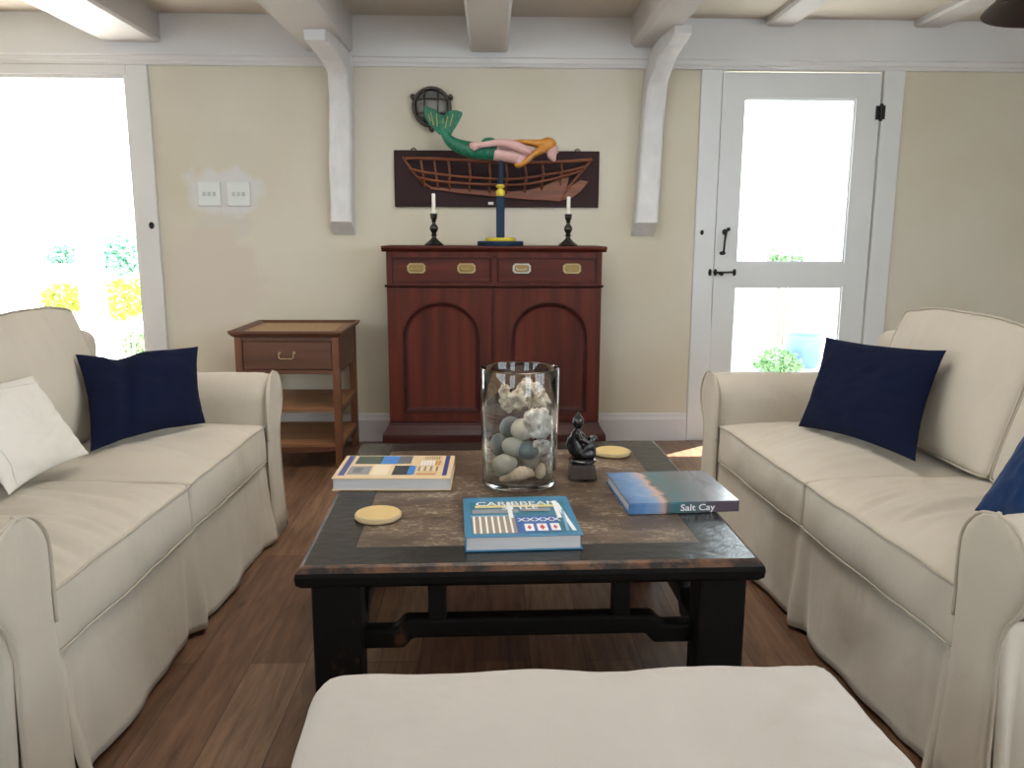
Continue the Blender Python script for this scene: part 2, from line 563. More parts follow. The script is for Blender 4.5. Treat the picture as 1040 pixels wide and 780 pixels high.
def add_tube(bm, pts, rad, n=10, closed=False, mi=0, flat=1.0, ref=None, cap=True):
    """Swept tube: RAD a number or one per point; FLAT scales the section along the second normal."""
    P = [Vector(p) for p in pts]
    k = len(P)
    rads = rad if isinstance(rad, (list, tuple)) else [rad] * k
    rings = []
    nrm = None
    for i in range(k):
        if closed:
            t = P[(i + 1) % k] - P[i - 1]
        else:
            t = P[min(i + 1, k - 1)] - P[max(i - 1, 0)]
        t.normalize()
        if nrm is None:
            r0 = Vector(ref) if ref else (Vector((0, 0, 1)) if abs(t.z) < 0.9 else Vector((1, 0, 0)))
            nrm = (r0 - t * r0.dot(t)).normalized()
        else:
            nrm = (nrm - t * nrm.dot(t)).normalized()
        bi = t.cross(nrm)
        rings.append([bm.verts.new(P[i] + nrm * (rads[i] * math.cos(2 * PI * j / n)) + bi * (rads[i] * flat * math.sin(2 * PI * j / n))) for j in range(n)])
    rng = range(k) if closed else range(k - 1)
    for i in rng:
        a, b = rings[i], rings[(i + 1) % k]
        for j in range(n):
            q = (j + 1) % n
            bm.faces.new((a[j], a[q], b[q], b[j])).material_index = mi
    if not closed and cap:
        bm.faces.new(rings[0][::-1]).material_index = mi
        bm.faces.new(rings[-1]).material_index = mi


def add_prism(bm, poly, axis, a, b, mi=0, mtx=None):
    """Extrude a 2-D polygon along AXIS from a to b. axis x: poly=(y,z); y: (x,z); z: (x,y)."""
    def P(u, v, w):
        p = {'x': Vector((w, u, v)), 'y': Vector((u, w, v)), 'z': Vector((u, v, w))}[axis]
        return mtx @ p if mtx else p
    lo = [bm.verts.new(P(u, v, a)) for (u, v) in poly]
    hi = [bm.verts.new(P(u, v, b)) for (u, v) in poly]
    n = len(poly)
    bm.faces.new(lo[::-1]).material_index = mi
    bm.faces.new(hi).material_index = mi
    for i in range(n):
        j = (i + 1) % n
        bm.faces.new((lo[i], lo[j], hi[j], hi[i])).material_index = mi


def add_ball(bm, c, r, seg=16, ring=10, mi=0, scale=(1, 1, 1), rot=None):
    mt = Matrix.Translation(c) @ (rot.to_4x4() if rot else Matrix.Identity(4)) @ Matrix.Diagonal((r * scale[0], r * scale[1], r * scale[2], 1))
    res = bmesh.ops.create_uvsphere(bm, u_segments=seg, v_segments=ring, radius=1, matrix=mt)
    for v in res['verts']:
        for f in v.link_faces:
            f.material_index = mi


def catmull(pts, n=6):
    """Smooth a list of tuples (any dimension) with Catmull-Rom, N steps per span."""
    out = []
    k = len(pts)
    for i in range(k - 1):
        p0, p1, p2, p3 = pts[max(i - 1, 0)], pts[i], pts[i + 1], pts[min(i + 2, k - 1)]
        for s in range(n):
            t = s / n
            out.append(tuple(0.5 * (2 * b + (c - a) * t + (2 * a - 5 * b + 4 * c - d) * t * t + (-a + 3 * b - 3 * c + d) * t ** 3)
                             for a, b, c, d in zip(p0, p1, p2, p3)))
    out.append(tuple(pts[-1]))
    return out


def axis_samples(h, r, n):
    """Sample positions along one side of a rounded box: dense in the rounded ends."""
    e = [-h + r * (1 - math.cos(PI / 2 * i / 4)) for i in range(5)]
    mid = [-(h - r) + 2 * (h - r) * i / n for i in range(1, n)]
    return e + mid + [-v for v in reversed(e)]


def soft_box(h, r, seg, fn=None):
    """bmesh of a rounded box of half sizes H and corner radius R; FN(Vector)->Vector deforms it."""
    bm = bmesh.new()
    S = [axis_samples(h[a], r, seg[a]) for a in range(3)]
    cache = {}

    def vert(i, j, k):
        key = (i, j, k)
        if key not in cache:
            p = Vector((S[0][i], S[1][j], S[2][k]))
            c = Vector([max(-(h[a] - r), min(h[a] - r, p[a])) for a in range(3)])
            d = p - c
            if d.length > 1e-9:
                m = max(abs(d[0]), abs(d[1]), abs(d[2]))
                p = c + d.normalized() * r if m > 1e-9 else p
            cache[key] = bm.verts.new(fn(p) if fn else p)
        return cache[key]
    n = [len(s) for s in S]
    for a in range(3):
        b, c = (a + 1) % 3, (a + 2) % 3
        for side in (0, n[a] - 1):
            for i in range(n[b] - 1):
                for j in range(n[c] - 1):
                    q = []
                    for (di, dj) in ((0, 0), (1, 0), (1, 1), (0, 1)):
                        k = [0, 0, 0]
                        k[a], k[b], k[c] = side, i + di, j + dj
                        q.append(vert(*k))
                    bm.faces.new(q)
    return bm


def fold(p, sx, sy, amp, seed=0.0, sharp=True):
    v = noise.noise(Vector((p[0] * sx + seed, p[1] * sy + seed * 1.7, seed)))
    if sharp:
        return amp * (1 - 2.2 * abs(v))
    return amp * v


def text_bm(bm, s, size, place, mi=0, align='CENTER', bold=0.0, xs=1.0):
    """Add the outlines of S, filled, to BM. PLACE(x, y) -> 3-D point."""
    c = bpy.data.curves.new('lettering', 'FONT')
    c.body = s
    c.size = size
    c.align_x = align
    c.offset = bold
    c.resolution_u = 3
    o = bpy.data.objects.new('lettering', c)
    COL.objects.link(o)
    dg = bpy.context.evaluated_depsgraph_get()
    me = bpy.data.meshes.new_from_object(o.evaluated_get(dg))
    vs_ = [bm.verts.new(place(v.co.x * xs, v.co.y)) for v in me.vertices]
    for p in me.polygons:
        try:
            bm.faces.new([vs_[i] for i in p.vertices]).material_index = mi
        except ValueError:
            pass
    bpy.data.objects.remove(o)
    bpy.data.curves.remove(c)
    bpy.data.meshes.remove(me)


# ================================================================== THE ROOM
YB = 4.57          # back wall
XL, XR, YF, ZC = -3.4, 3.3, -2.2, 2.30


def struct(o, label, cat):
    return tag(o, label, cat, kind='structure')


struct(box('floor', (XL - .15, YF - .15, -0.1), (XR + .15, YB + 0.15, 0), 'floor'), 'brown timber plank floor with dark knots', 'floor')
# ceiling boards with the joists' own face above
bm = bmesh.new()
add_box(bm, (XL - .15, YF - .15, ZC), (XR + .15, YB + .15, ZC + 0.1))
struct(obj('ceiling', bm, 'ceiling'), 'beige painted ceiling between white beams', 'ceiling')

# back wall with the doorway and door openings
LO0, LO1, LOZ = -3.15, -1.93, 1.995     # open doorway at left
DO0, DO1, DOZ = 1.235, 2.115, 2.045     # door at right
bm = bmesh.new()
for a, b, z0, z1 in ((XL - .15, LO0, 0, ZC), (LO0, LO1, LOZ, ZC), (LO1, DO0, 0, ZC), (DO0, DO1, DOZ, ZC), (DO1, XR + .15, 0, ZC)):
    add_box(bm, (a, YB, z0), (b, YB + 0.15, z1))
struct(obj('wall_back', bm, 'wall'), 'cream limewashed wall behind the cabinet, with pale filler patches', 'wall')
# left, right and rear walls, each with a window opening


def wall_with_hole(name, axis, pos, t, a0, a1, h0, h1, z0, z1, label):
    b = bmesh.new()
    for (u0, u1, w0, w1) in ((a0, h0, 0, ZC), (h1, a1, 0, ZC), (h0, h1, 0, z0), (h0, h1, z1, ZC)):
        if axis == 'x':
            add_box(b, (min(pos, pos + t), u0, w0), (max(pos, pos + t), u1, w1))
        else:
            add_box(b, (u0, min(pos, pos + t), w0), (u1, max(pos, pos + t), w1))
    struct(obj(name, b, 'wall'), label, 'wall')


wall_with_hole('wall_left', 'x', XL, -0.12, YF, YB, -1.40, 1.20, 1.35, 2.15, 'cream wall beyond the left sofa, with a window')
wall_with_hole('wall_right', 'x', XR, 0.12, YF, YB, -1.40, 1.20, 0.90, 2.15, 'cream wall beyond the right sofa, with a window')
bm = bmesh.new()
for (u0, u1, w0, w1) in ((XL, -2.65, 0, ZC), (-2.65, -1.15, 0, 1.30), (-2.65, -1.15, 2.15, ZC), (-1.15, 1.15, 0, ZC), (1.15, 2.65, 0, 0.85), (1.15, 2.65, 2.15, ZC), (2.65, XR, 0, ZC)):
    add_box(bm, (u0, YF - 0.12, w0), (u1, YF, w1))
struct(obj('wall_front', bm, 'wall'), 'cream wall on the near side of the room, with two windows', 'wall')


def window_frame(name, axis, pos, h0, h1, z0, z1, label, nb):
    w = empty(name, (0, 0, 0), label=label, cat='window', kind='structure')
    b = bmesh.new()
    t = 0.05

    def bar(u0, u1, w0, w1):
        if axis == 'x':
            add_box(b, (pos - 0.03, u0, w0), (pos + 0.03, u1, w1))
        else:
            add_box(b, (u0, pos - 0.03, w0), (u1, pos + 0.03, w1))
    bar(h0, h1, z0, z0 + t); bar(h0, h1, z1 - t, z1); bar(h0, h0 + t, z0 + t, z1 - t); bar(h1 - t, h1, z0 + t, z1 - t)
    for i in range(1, nb):
        c = h0 + (h1 - h0) * i / nb
        bar(c - 0.018, c + 0.018, z0 + t, z1 - t)
    obj('window_frame', b, 'trim', w)
    return w


window_frame('window_1', 'x', XL - 0.06, -1.40, 1.20, 1.35, 2.15, 'white framed window in the left wall', 3)
window_frame('window_2', 'x', XR + 0.06, -1.40, 1.20, 0.90, 2.15, 'white framed window in the right wall', 3)
window_frame('window_3', 'y', YF - 0.06, -2.65, -1.15, 1.30, 2.15, 'white framed window behind the seating, nearer the doorway side', 2)
window_frame('window_4', 'y', YF - 0.06, 1.15, 2.65, 0.85, 2.15, 'white framed window behind the seating, nearer the glazed door side', 2)

# frieze, ledge and picture moulding along the top of the back wall
bm = bmesh.new()
add_box(bm, (XL, YB - 0.022, 2.095), (XR, YB, ZC))
struct(obj('trim_1', bm, 'trim'), 'white frieze board under the beams', 'frieze')
bm = bmesh.new()
prof = [(YB - 0.001, 2.046), (YB - 0.022, 2.046), (YB - 0.026, 2.058), (YB - 0.034, 2.066), (YB - 0.034, 2.086), (YB - 0.045, 2.092), (YB - 0.045, 2.103), (YB - 0.022, 2.106), (YB - 0.001, 2.106)]
add_prism(bm, prof, 'x', XL, XR)
struct(obj('trim_2', bm, 'trim', smooth=25), 'white picture moulding along the top of the back wall', 'moulding')
# skirting boards
for nm, a, b in (('baseboard_back', LO1 + 0.115, DO0 - 0.115), ('baseboard_right', DO1 + 0.115, XR)):
    bm = bmesh.new()
    add_prism(bm, [(YB, 0), (YB - 0.02, 0), (YB - 0.02, 0.125), (YB - 0.013, 0.14), (YB - 0.011, 0.155), (YB - 0.004, 0.162), (YB, 0.162)], 'x', a, b)
    struct(obj(nm, bm, 'skirting', smooth=25), 'white skirting board ' + ('beside the cabinet' if nm.endswith('back') else 'right of the glazed door'), 'skirting')

# beams
BEAMS = [(-2.035, -1.735, 2.157, 'wide white ceiling beam nearest the open doorway'), (-0.985, -0.735, 2.118, 'white ceiling beam carried by the left knee brace'),
         (-0.118, 0.084, 2.12, 'white ceiling beam above the cabinet'), (0.735, 0.92, 2.15, 'white ceiling beam carried by the right knee brace'),
         (1.447, 1.605, 2.264, 'thin white ceiling beam above the glazed door'), (2.245, 2.405, 2.264, 'thin white ceiling beam at the far right')]
for i, (a, b, z, lb) in enumerate(BEAMS):
    c = 0.012 if i != 3 else 0.022
    bm = bmesh.new()
    add_prism(bm, [(a, ZC), (a, z + c), (a + c, z), (b - c, z), (b, z + c), (b, ZC)], 'y', YF, YB - 0.022)
    struct(obj('trim_%d' % (i + 3), bm, 'beam'), lb, 'beam')


# knee braces: grown timber, vertical leg on the wall and a curved head under the beam
def knee(name, x_bot, x_top, x_head, w0, w1, wob, label, zt, zf=2.065):
    # centre line in (y, z) with front offset; sweep a rectangle section
    front = catmull([(YB - 0.125, 1.235), (YB - 0.118, 1.45), (YB - 0.115, 1.75), (YB - 0.135, 1.92), (YB - 0.20, 2.00), (YB - 0.33, (2.035 + zf) / 2 - 0.005), (YB - 0.50, zf)], 7)
    back = catmull([(YB - 0.004, 1.165), (YB - 0.004, 1.45), (YB - 0.004, 1.75), (YB - 0.004, 1.95), (YB - 0.03, 2.10), (YB - 0.28, zt), (YB - 0.50, zt)], 7)
    k = len(front)
    bm = bmesh.new()
    rings = []
    for i in range(k):
        t = i / (k - 1)
        xc = x_bot + (x_top - x_bot) * min(1, t / 0.62) + max(0, (t - 0.62) / 0.38) * (x_head - x_top)
        w = (w0 + (w1 - w0) * t) / 2
        n1 = noise.noise(Vector((t * 6, wob, 0))) * 0.008
        n2 = noise.noise(Vector((t * 6, wob + 5, 0))) * 0.008
        (yf, zf), (yb, zb) = front[i], back[i]
        yf += noise.noise(Vector((t * 9, wob + 9, 0))) * 0.008
        cx = 0.012
        ring = [(xc - w + n1, yb, zb), (xc - w + n1, yf + cx, zf), (xc - w + cx + n1, yf, zf), (xc + w - cx + n2, yf, zf), (xc + w + n2, yf + cx, zf), (xc + w + n2, yb, zb)]
        rings.append([bm.verts.new(p) for p in ring])
    for a, b in zip(rings, rings[1:]):
        for j in range(6):
            q = (j + 1) % 6
            bm.faces.new((a[j], a[q], b[q], b[j]))
    bm.faces.new(rings[0][::-1])
    bm.faces.new(rings[-1])
    o = obj(name, bm, 'knee', smooth=35)
    subd = o.modifiers.new('bevel', 'BEVEL'); subd.width = 0.004; subd.segments = 2; subd.limit_method = 'ANGLE'
    return struct(o, label, 'knee brace')


knee('trim_9', -0.81, -0.79, -0.835, 0.125, 0.10, 1.3, 'left of the two rough white timber knee braces, squared head', 2.118, 2.068)
knee('trim_10', 0.832, 0.872, 0.905, 0.123, 0.085, 4.1, 'right of the two rough white timber knee braces, knobbly and slightly leaning', 2.15, 2.112)

# open doorway at left: casing
bm = bmesh.new()
add_box(bm, (LO1, YB - 0.018, 0), (LO1 + 0.112, YB, 2.046))
add_box(bm, (LO0 - 0.11, YB - 0.018, 0), (LO0, YB, 2.046))
add_box(bm, (LO0, YB - 0.018, LOZ), (LO1, YB, 2.046))
# inner lining with stop bead
add_box(bm, (LO1 - 0.02, YB - 0.008, 0), (LO1, YB + 0.15, LOZ))
add_box(bm, (LO0, YB - 0.008, 0), (LO0 + 0.02, YB + 0.15, LOZ))
add_box(bm, (LO0 + 0.02, YB - 0.008, LOZ - 0.02), (LO1 - 0.02, YB + 0.15, LOZ))
d1 = struct(obj('door_1', bm, 'trim'), 'white frame of the open doorway beside the left sofa', 'door frame')
bevel(d1, 0.003)
bm = bmesh.new()
add_lathe(bm, [(0, 0), (0.014, 0.001), (0.014, 0.005), (0.008, 0.008), (0, 0.008)], n=16)
lk = obj('lock_keep', bm, 'iron', d1, 30, loc=(-1.854, YB - 0.018, 1.214), rot=(R(90), 0, 0))
lk.scale = (1, 1.35, 1)

# glazed door at right
d2 = empty('door_2', (DO0, YB, 0), label='white door with an upper and a lower glass pane', cat='door', kind='structure')


def L2(x, y, z):
    return (x - DO0, y - YB, z)


bm = bmesh.new()
add_box(bm, L2(DO0 - 0.112, YB - 0.018, 0), L2(DO0, YB, 2.046))
add_box(bm, L2(DO1, YB - 0.018, 0), L2(DO1 + 0.112, YB, 2.046))
add_box(bm, L2(DO0 - .02, YB + 0.045, 0), L2(DO0 + 0.012, YB + 0.15, DOZ))
add_box(bm, L2(DO1 - 0.012, YB + 0.045, 0), L2(DO1 + .02, YB + 0.15, DOZ))
add_box(bm, L2(DO0 + .012, YB + 0.045, DOZ - 0.012), L2(DO1 - .012, YB + 0.15, DOZ + .02))
bevel(obj('door_frame', bm, 'door', d2), 0.003)
bm = bmesh.new()
x0, x1 = DO0 + 0.007, DO1 - 0.007
gx0, gx1 = 1.362, 1.976
y0, y1 = YB - 0.004, YB + 0.036
ZB = 0.20
add_box(bm, L2(x0, y0, 0.012), L2(gx0, y1, 2.035))
add_box(bm, L2(gx1, y0, 0.012), L2(x1, y1, 2.035))
add_box(bm, L2(gx0, y0, 1.903), L2(gx1, y1, 2.035))
add_box(bm, L2(gx0, y0, 0.889), L2(gx1, y1, 1.021))
add_box(bm, L2(gx0, y0, 0.012), L2(gx1, y1, ZB))
leaf = obj('door_leaf', bm, 'door', d2)
bm = bmesh.new()   # glazing beads
for za, zb in ((1.021, 1.903), (ZB, 0.889)):
    for (a, b, c, e) in ((gx0, gx0 + 0.01, za, zb), (gx1 - 0.01, gx1, za, zb), (gx0 + .01, gx1 - .01, za, za + 0.01), (gx0 + .01, gx1 - .01, zb - 0.01, zb)):
        add_box(bm, L2(a, YB + 0.006, c), L2(b, YB + 0.028, e))
obj('glazing_bead', bm, 'door', d2)
for za, zb in ((1.031, 1.893), (ZB + .01, 0.879)):
    bm = bmesh.new()
    add_box(bm, L2(gx0 + 0.004, YB + 0.014, za - 0.006), L2(gx1 - 0.004, YB + 0.018, zb + 0.006))
    obj('glass_pane', bm, 'pane', d2)
# hinge
for hz in (1.83, 0.30):
    bm = bmesh.new()
    add_box(bm, L2(2.086, YB - 0.010, hz - 0.036), L2(2.106, YB - 0.004, hz + 0.036))
    add_box(bm, L2(2.112, YB - 0.024, hz - 0.036), L2(2.130, YB - 0.018, hz + 0.036))
    add_tube(bm, [L2(2.109, YB - 0.020, hz - 0.045), L2(2.109, YB - 0.020, hz + 0.045)], 0.009, 10)
    obj('hinge', bm, 'iron', d2, 40)
# pull handle
bm = bmesh.new()
add_tube(bm, [L2(1.292, YB - 0.004, 1.19), L2(1.292, YB - 0.035, 1.192), L2(1.285, YB - 0.042, 1.15), L2(1.282, YB - 0.040, 1.09), L2(1.284, YB - 0.030, 1.076), L2(1.284, YB - 0.004, 1.074)], [0.009, 0.008, 0.006, 0.0055, 0.006, 0.009], 8)
add_ball(bm, L2(1.292, YB - 0.008, 1.19), 0.016, 12, 8, scale=(1, .4, 1))
add_ball(bm, L2(1.284, YB - 0.008, 1.074), 0.014, 12, 8, scale=(1.3, .4, .8))
add_ball(bm, L2(1.308, YB - 0.02, 1.205), 0.011, 12, 8)
obj('pull_handle', bm, 'iron', d2, 50)
# latch bar
bm = bmesh.new()
add_tube(bm, [L2(1.232, YB - 0.030, 0.967), L2(1.352, YB - 0.030, 0.970)], 0.0055, 8)
for xx in (1.215, 1.245, 1.352):
    add_ball(bm, L2(xx, YB - 0.022, 0.968), 0.020, 12, 8, scale=(.45, .9, 1))
add_tube(bm, [L2(1.262, YB - 0.03, 0.967), L2(1.280, YB - 0.034, 0.953), L2(1.285, YB - 0.03, 0.96)], 0.006, 8)
obj('latch_bar', bm, 'iron', d2, 50)
bm = bmesh.new()
add_ball(bm, L2(1.161, YB - 0.020, 1.187), 0.013, 12, 8, scale=(.8, .35, 1.1))
obj('keyhole_cover', bm, 'iron', d2, 50)

# ================================================================== CABINET
CX0, CX1, CY0, CY1 = -0.535, 0.556, 4.15, 4.545
cab = empty('cabinet', (0.01, CY0, 0), label='dark red mahogany cabinet with two drawers above two arched-panel doors', cat='cabinet')


def LC(x, y, z):
    return (x - 0.01, y - CY0, z)


bm = bmesh.new()
add_box(bm, LC(CX0, CY0 + 0.02, 0.10), LC(CX0 + 0.022, CY1, 1.085))
add_box(bm, LC(CX1 - 0.022, CY0 + 0.02, 0.10), LC(CX1, CY1, 1.085))
add_box(bm, LC(CX0 + .022, CY1 - 0.015, 0.10), LC(CX1 - .022, CY1, 1.085))
add_box(bm, LC(CX0 + .022, CY0 + 0.03, 0.14), LC(CX1 - .022, CY1 - .015, 0.16))
# front frame around the drawers
add_box(bm, LC(CX0, CY0, 0.918), LC(CX0 + 0.028, CY0 + 0.02, 1.085))
add_box(bm, LC(CX1 - 0.028, CY0, 0.918), LC(CX1, CY0 + 0.02, 1.085))
add_box(bm, LC(-0.006, CY0, 0.93), LC(0.024, CY0 + 0.02, 1.068))
add_box(bm, LC(CX0 + 0.028, CY0, 1.058), LC(CX1 - 0.028, CY0 + 0.02, 1.085))
add_box(bm, LC(CX0 + .028, CY0, 0.912), LC(CX1 - .028, CY0 + 0.02, 0.932))
bevel(obj('body', bm, 'mahogany_v', cab), 0.002)
bm = bmesh.new()
pr = [(CY1, 1.085), (CY0 - 0.004, 1.085), (CY0 - 0.010, 1.094), (CY0 - 0.022, 1.098), (CY0 - 0.026, 1.108), (CY0 - 0.022, 1.114), (CY1, 1.114)]
add_prism(bm, [(y - CY0, z) for y, z in pr], 'x', CX0 - 0.022 - 0.01, CX1 + 0.012)
bevel(obj('top', bm, 'mahogany', cab), 0.006, 3)
bm = bmesh.new()
add_prism(bm, [(y - CY0, z) for y, z in [(CY0 + 0.01, 0.908), (CY0 - 0.006, 0.908), (CY0 - 0.011, 0.914), (CY0 - 0.006, 0.92), (CY0 + 0.01, 0.92)]], 'x', CX0 - 0.018, CX1 - 0.002)
obj('bead_moulding', bm, 'mahogany_d', cab, 40)
bm = bmesh.new()
# plinth with splayed ogee top
for (a, b) in (((CX0, CY0 + .02, 0.195), (CX1, CY1, 0.195)),):
    lv = [(0.0, 0.205), (0.004, 0.19), (0.018, 0.165), (0.034, 0.145), (0.036, 0.13), (0.036, 0.0)]
    rings = []
    for off, z in lv:
        rings.append([bm.verts.new(LC(x, y, z)) for x, y in ((CX0 - off, CY1), (CX0 - off, CY0 - off), (CX1 + off, CY0 - off), (CX1 + off, CY1))])
    for p, q in zip(rings, rings[1:]):
        for j in range(4):
            k = (j + 1) % 4
            bm.faces.new((p[j], p[k], q[k], q[j]))
    bm.faces.new(rings[0]); bm.faces.new(rings[-1][::-1])
obj('plinth', bm, 'mahogany_d', cab)

# drawers with recessed brass pulls


def drawer(xa, xb, pulls):
    bm = bmesh.new()
    add_box(bm, LC(xa + 0.004, CY0 + 0.004, 0.937), LC(xb - 0.004, CY0 + 0.022, 1.054))
    dr = bevel(obj('drawer', bm, 'mahogany', cab), 0.003)
    bm = bmesh.new()   # cock bead
    for (a, b, c, e) in ((xa, xb, 0.932, 0.938), (xa, xb, 1.053, 1.059), (xa, xa + 0.006, 0.938, 1.053), (xb - 0.006, xb, 0.938, 1.053)):
        add_box(bm, LC(a, CY0 - 0.003, c), LC(b, CY0 + 0.01, e))
    obj('cock_bead', bm, 'mahogany_d', dr)
    for (px, mt) in pulls:
        w, h, c = 0.046, 0.025, 0.012
        bm = bmesh.new()
        outer = [(-w, -h + c), (-w + c * .6, -h + c * .4), (-w + c, -h), (w - c, -h), (w - c * .6, -h + c * .4), (w, -h + c), (w, h - c), (w - c * .6, h - c * .4), (w - c, h), (-w + c, h), (-w + c * .6, h - c * .4), (-w, h - c)]
        k = 0.78
        o1 = [bm.verts.new(LC(px + u, CY0 + 0.003, 1.003 + v)) for u, v in outer]
        o2 = [bm.verts.new(LC(px + u, CY0 - 0.001, 1.003 + v)) for u, v in outer]
        i1 = [bm.verts.new(LC(px + u * k, CY0 - 0.001, 1.003 + v * k * .9)) for u, v in outer]
        i2 = [bm.verts.new(LC(px + u * k * .95, CY0 + 0.0034, 1.003 + v * k * .85)) for u, v in outer]
        n = len(outer)
        for j in range(n):
            q = (j + 1) % n
            bm.faces.new((o1[j], o1[q], o2[q], o2[j])); bm.faces.new((o2[j], o2[q], i1[q], i1[j]))
            f = bm.faces.new((i1[j], i1[q], i2[q], i2[j])); f.material_index = 1
        f = bm.faces.new(i2); f.material_index = 1
        # bail
        add_tube(bm, [LC(px - 0.026, CY0, 1.006), LC(px - 0.024, CY0 - 0.006, 0.996), LC(px + 0.024, CY0 - 0.006, 0.996), LC(px + 0.026, CY0, 1.006)], 0.0032, 8, mi=0)
        hd = obj('drawer_pull', bm, [mt, 'brass_d'], dr)
        if mt == 'chrome':
            hd['label'] = 'silvery worn drawer pull'


drawer(CX0 + 0.030, -0.008, [(-0.384, 'brass'), (-0.131, 'brass')])
drawer(0.026, CX1 - 0.030, [(0.149, 'chrome'), (0.404, 'brass')])


def arch_door(xa, xb, ax0, ax1, spring, top, zb, za=0.21, zt=0.905):
    """Door: flat slab with a moulded arched recess."""
    def outline(inset, n=16):
        pts = []
        l, r, b = ax0 + inset, ax1 - inset, zb + inset
        cx, rx = (l + r) / 2, (r - l) / 2
        rz = top - inset - spring
        nb = 8
        for i in range(nb):
            pts.append((l + (r - l) * i / nb, b))
        for i in range(nb):
            pts.append((r, b + (spring - b) * i / nb))
        for i in range(n):
            t = PI * i / n
            pts.append((cx + rx * math.cos(t), spring + rz * math.sin(t)))
        for i in range(nb):
            pts.append((l, spring - (spring - b) * i / nb))
        return pts
    A = outline(0)
    cx, cz = (ax0 + ax1) / 2, (zb + top) / 2

    def to_rect(p):
        dx, dz = p[0] - cx, p[1] - cz
        s = 1e9
        if dx > 1e-6: s = min(s, (xb - cx) / dx)
        if dx < -1e-6: s = min(s, (xa - cx) / dx)
        if dz > 1e-6: s = min(s, (zt - cz) / dz)
        if dz < -1e-6: s = min(s, (za - cz) / dz)
        return (cx + dx * s, cz + dz * s)
    bm = bmesh.new()
    Rr = [to_rect(p) for p in A]
    # snap the nearest samples onto the four rectangle corners
    for c in ((xa, za), (xb, za), (xb, zt), (xa, zt)):
        k = min(range(len(Rr)), key=lambda i: (Rr[i][0] - c[0]) ** 2 + (Rr[i][1] - c[1]) ** 2)
        Rr[k] = c
    yf = CY0 + 0.002
    levels = [(Rr, CY0 + 0.02), (Rr, yf), (A, yf), (outline(0.004), yf - 0.004), (outline(0.010), yf - 0.003), (outline(0.016), yf + 0.006), (outline(0.026), yf + 0.010), (outline(0.036), yf + 0.011)]
    rings = [[bm.verts.new(LC(x, y, z)) for x, z in pts] for pts, y in levels]
    n = len(A)
    for li, (p, q) in enumerate(zip(rings, rings[1:])):
        for j in range(n):
            k = (j + 1) % n
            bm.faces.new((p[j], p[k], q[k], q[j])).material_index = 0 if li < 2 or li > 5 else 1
    bm.faces.new(rings[-1])
    bm.faces.new(rings[0])
    bmesh.ops.remove_doubles(bm, verts=bm.verts, dist=1e-5)
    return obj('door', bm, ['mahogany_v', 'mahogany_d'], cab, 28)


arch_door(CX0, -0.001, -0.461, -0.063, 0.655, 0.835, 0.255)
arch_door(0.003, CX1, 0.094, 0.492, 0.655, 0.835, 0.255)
bm = bmesh.new()
add_box(bm, LC(-0.004, CY0 - 0.006, 0.205), LC(0.010, CY0 + 0.01, 0.906))
obj('meeting_stile', bm, 'mahogany_d', cab)

# ================================================================== SIDE TABLE
sx0, sx1, sy0, sy1, sz = -1.268, -0.757, 3.99, 4.50, 0.70
st = empty('side_table', ((sx0 + sx1) / 2, sy0, 0), label='brown teak side table with one drawer, tray top and two open shelves', cat='side table')


def LS(x, y, z):
    return (x - (sx0 + sx1) / 2, y - sy0, z)


lg = 0.036
for (a, b) in ((sx0, sy0), (sx1 - lg, sy0), (sx0, sy1 - lg), (sx1 - lg, sy1 - lg)):
    bm = bmesh.new()
    add_box(bm, LS(a, b, 0), LS(a + lg, b + lg, 0.672))
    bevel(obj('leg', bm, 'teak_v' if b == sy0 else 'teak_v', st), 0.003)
bm = bmesh.new()
add_box(bm, LS(sx0 + 0.004, sy0 + lg, 0.49), LS(sx0 + 0.018, sy1 - lg, 0.672))
add_box(bm, LS(sx1 - 0.018, sy0 + lg, 0.49), LS(sx1 - 0.004, sy1 - lg, 0.672))
add_box(bm, LS(sx0 + lg, sy1 - 0.02, 0.49), LS(sx1 - lg, sy1 - 0.005, 0.672))
add_box(bm, LS(sx0 + lg, sy0 + 0.004, 0.487), LS(sx1 - lg, sy0 + 0.03, 0.508))
add_box(bm, LS(sx0 + lg, sy0 + 0.004, 0.652), LS(sx1 - lg, sy0 + 0.03, 0.672))
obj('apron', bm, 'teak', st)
bm = bmesh.new()
add_box(bm, LS(sx0 + lg + 0.003, sy0 + 0.006, 0.511), LS(sx1 - lg - 0.003, sy0 + 0.30, 0.649))
sdw = bevel(obj('drawer', bm, 'teak', st), 0.002)
bm = bmesh.new()
hx = (sx0 + sx1) / 2 - 0.002
add_tube(bm, [LS(hx - 0.036, sy0 + 0.006, 0.594), LS(hx - 0.036, sy0 - 0.012, 0.594), LS(hx - 0.035, sy0 - 0.016, 0.572), LS(hx - 0.028, sy0 - 0.016, 0.566), LS(hx + 0.028, sy0 - 0.016, 0.566), LS(hx + 0.035, sy0 - 0.016, 0.572), LS(hx + 0.036, sy0 - 0.012, 0.594), LS(hx + 0.036, sy0 + 0.006, 0.594)], 0.0032, 8)
for s in (-1, 1):
    add_ball(bm, LS(hx + s * 0.036, sy0 + 0.004, 0.594), 0.008, 10, 6, scale=(1, .5, 1))
obj('drawer_handle', bm, 'brass', sdw, 50)
bm = bmesh.new()   # tray rim, splayed
ov = 0.022
lv = [(0.0, 0.672), (ov * .4, 0.678), (ov, 0.694), (ov, 0.704), (ov - 0.012, 0.704), (ov - 0.028, 0.694), (ov - 0.034, 0.688)]
rings = []
for off, z in lv:
    rings.append([bm.verts.new(LS(x, y, z)) for x, y in ((sx0 - off, sy0 - off), (sx1 + off, sy0 - off), (sx1 + off, sy1 + off * .5), (sx0 - off, sy1 + off * .5))])
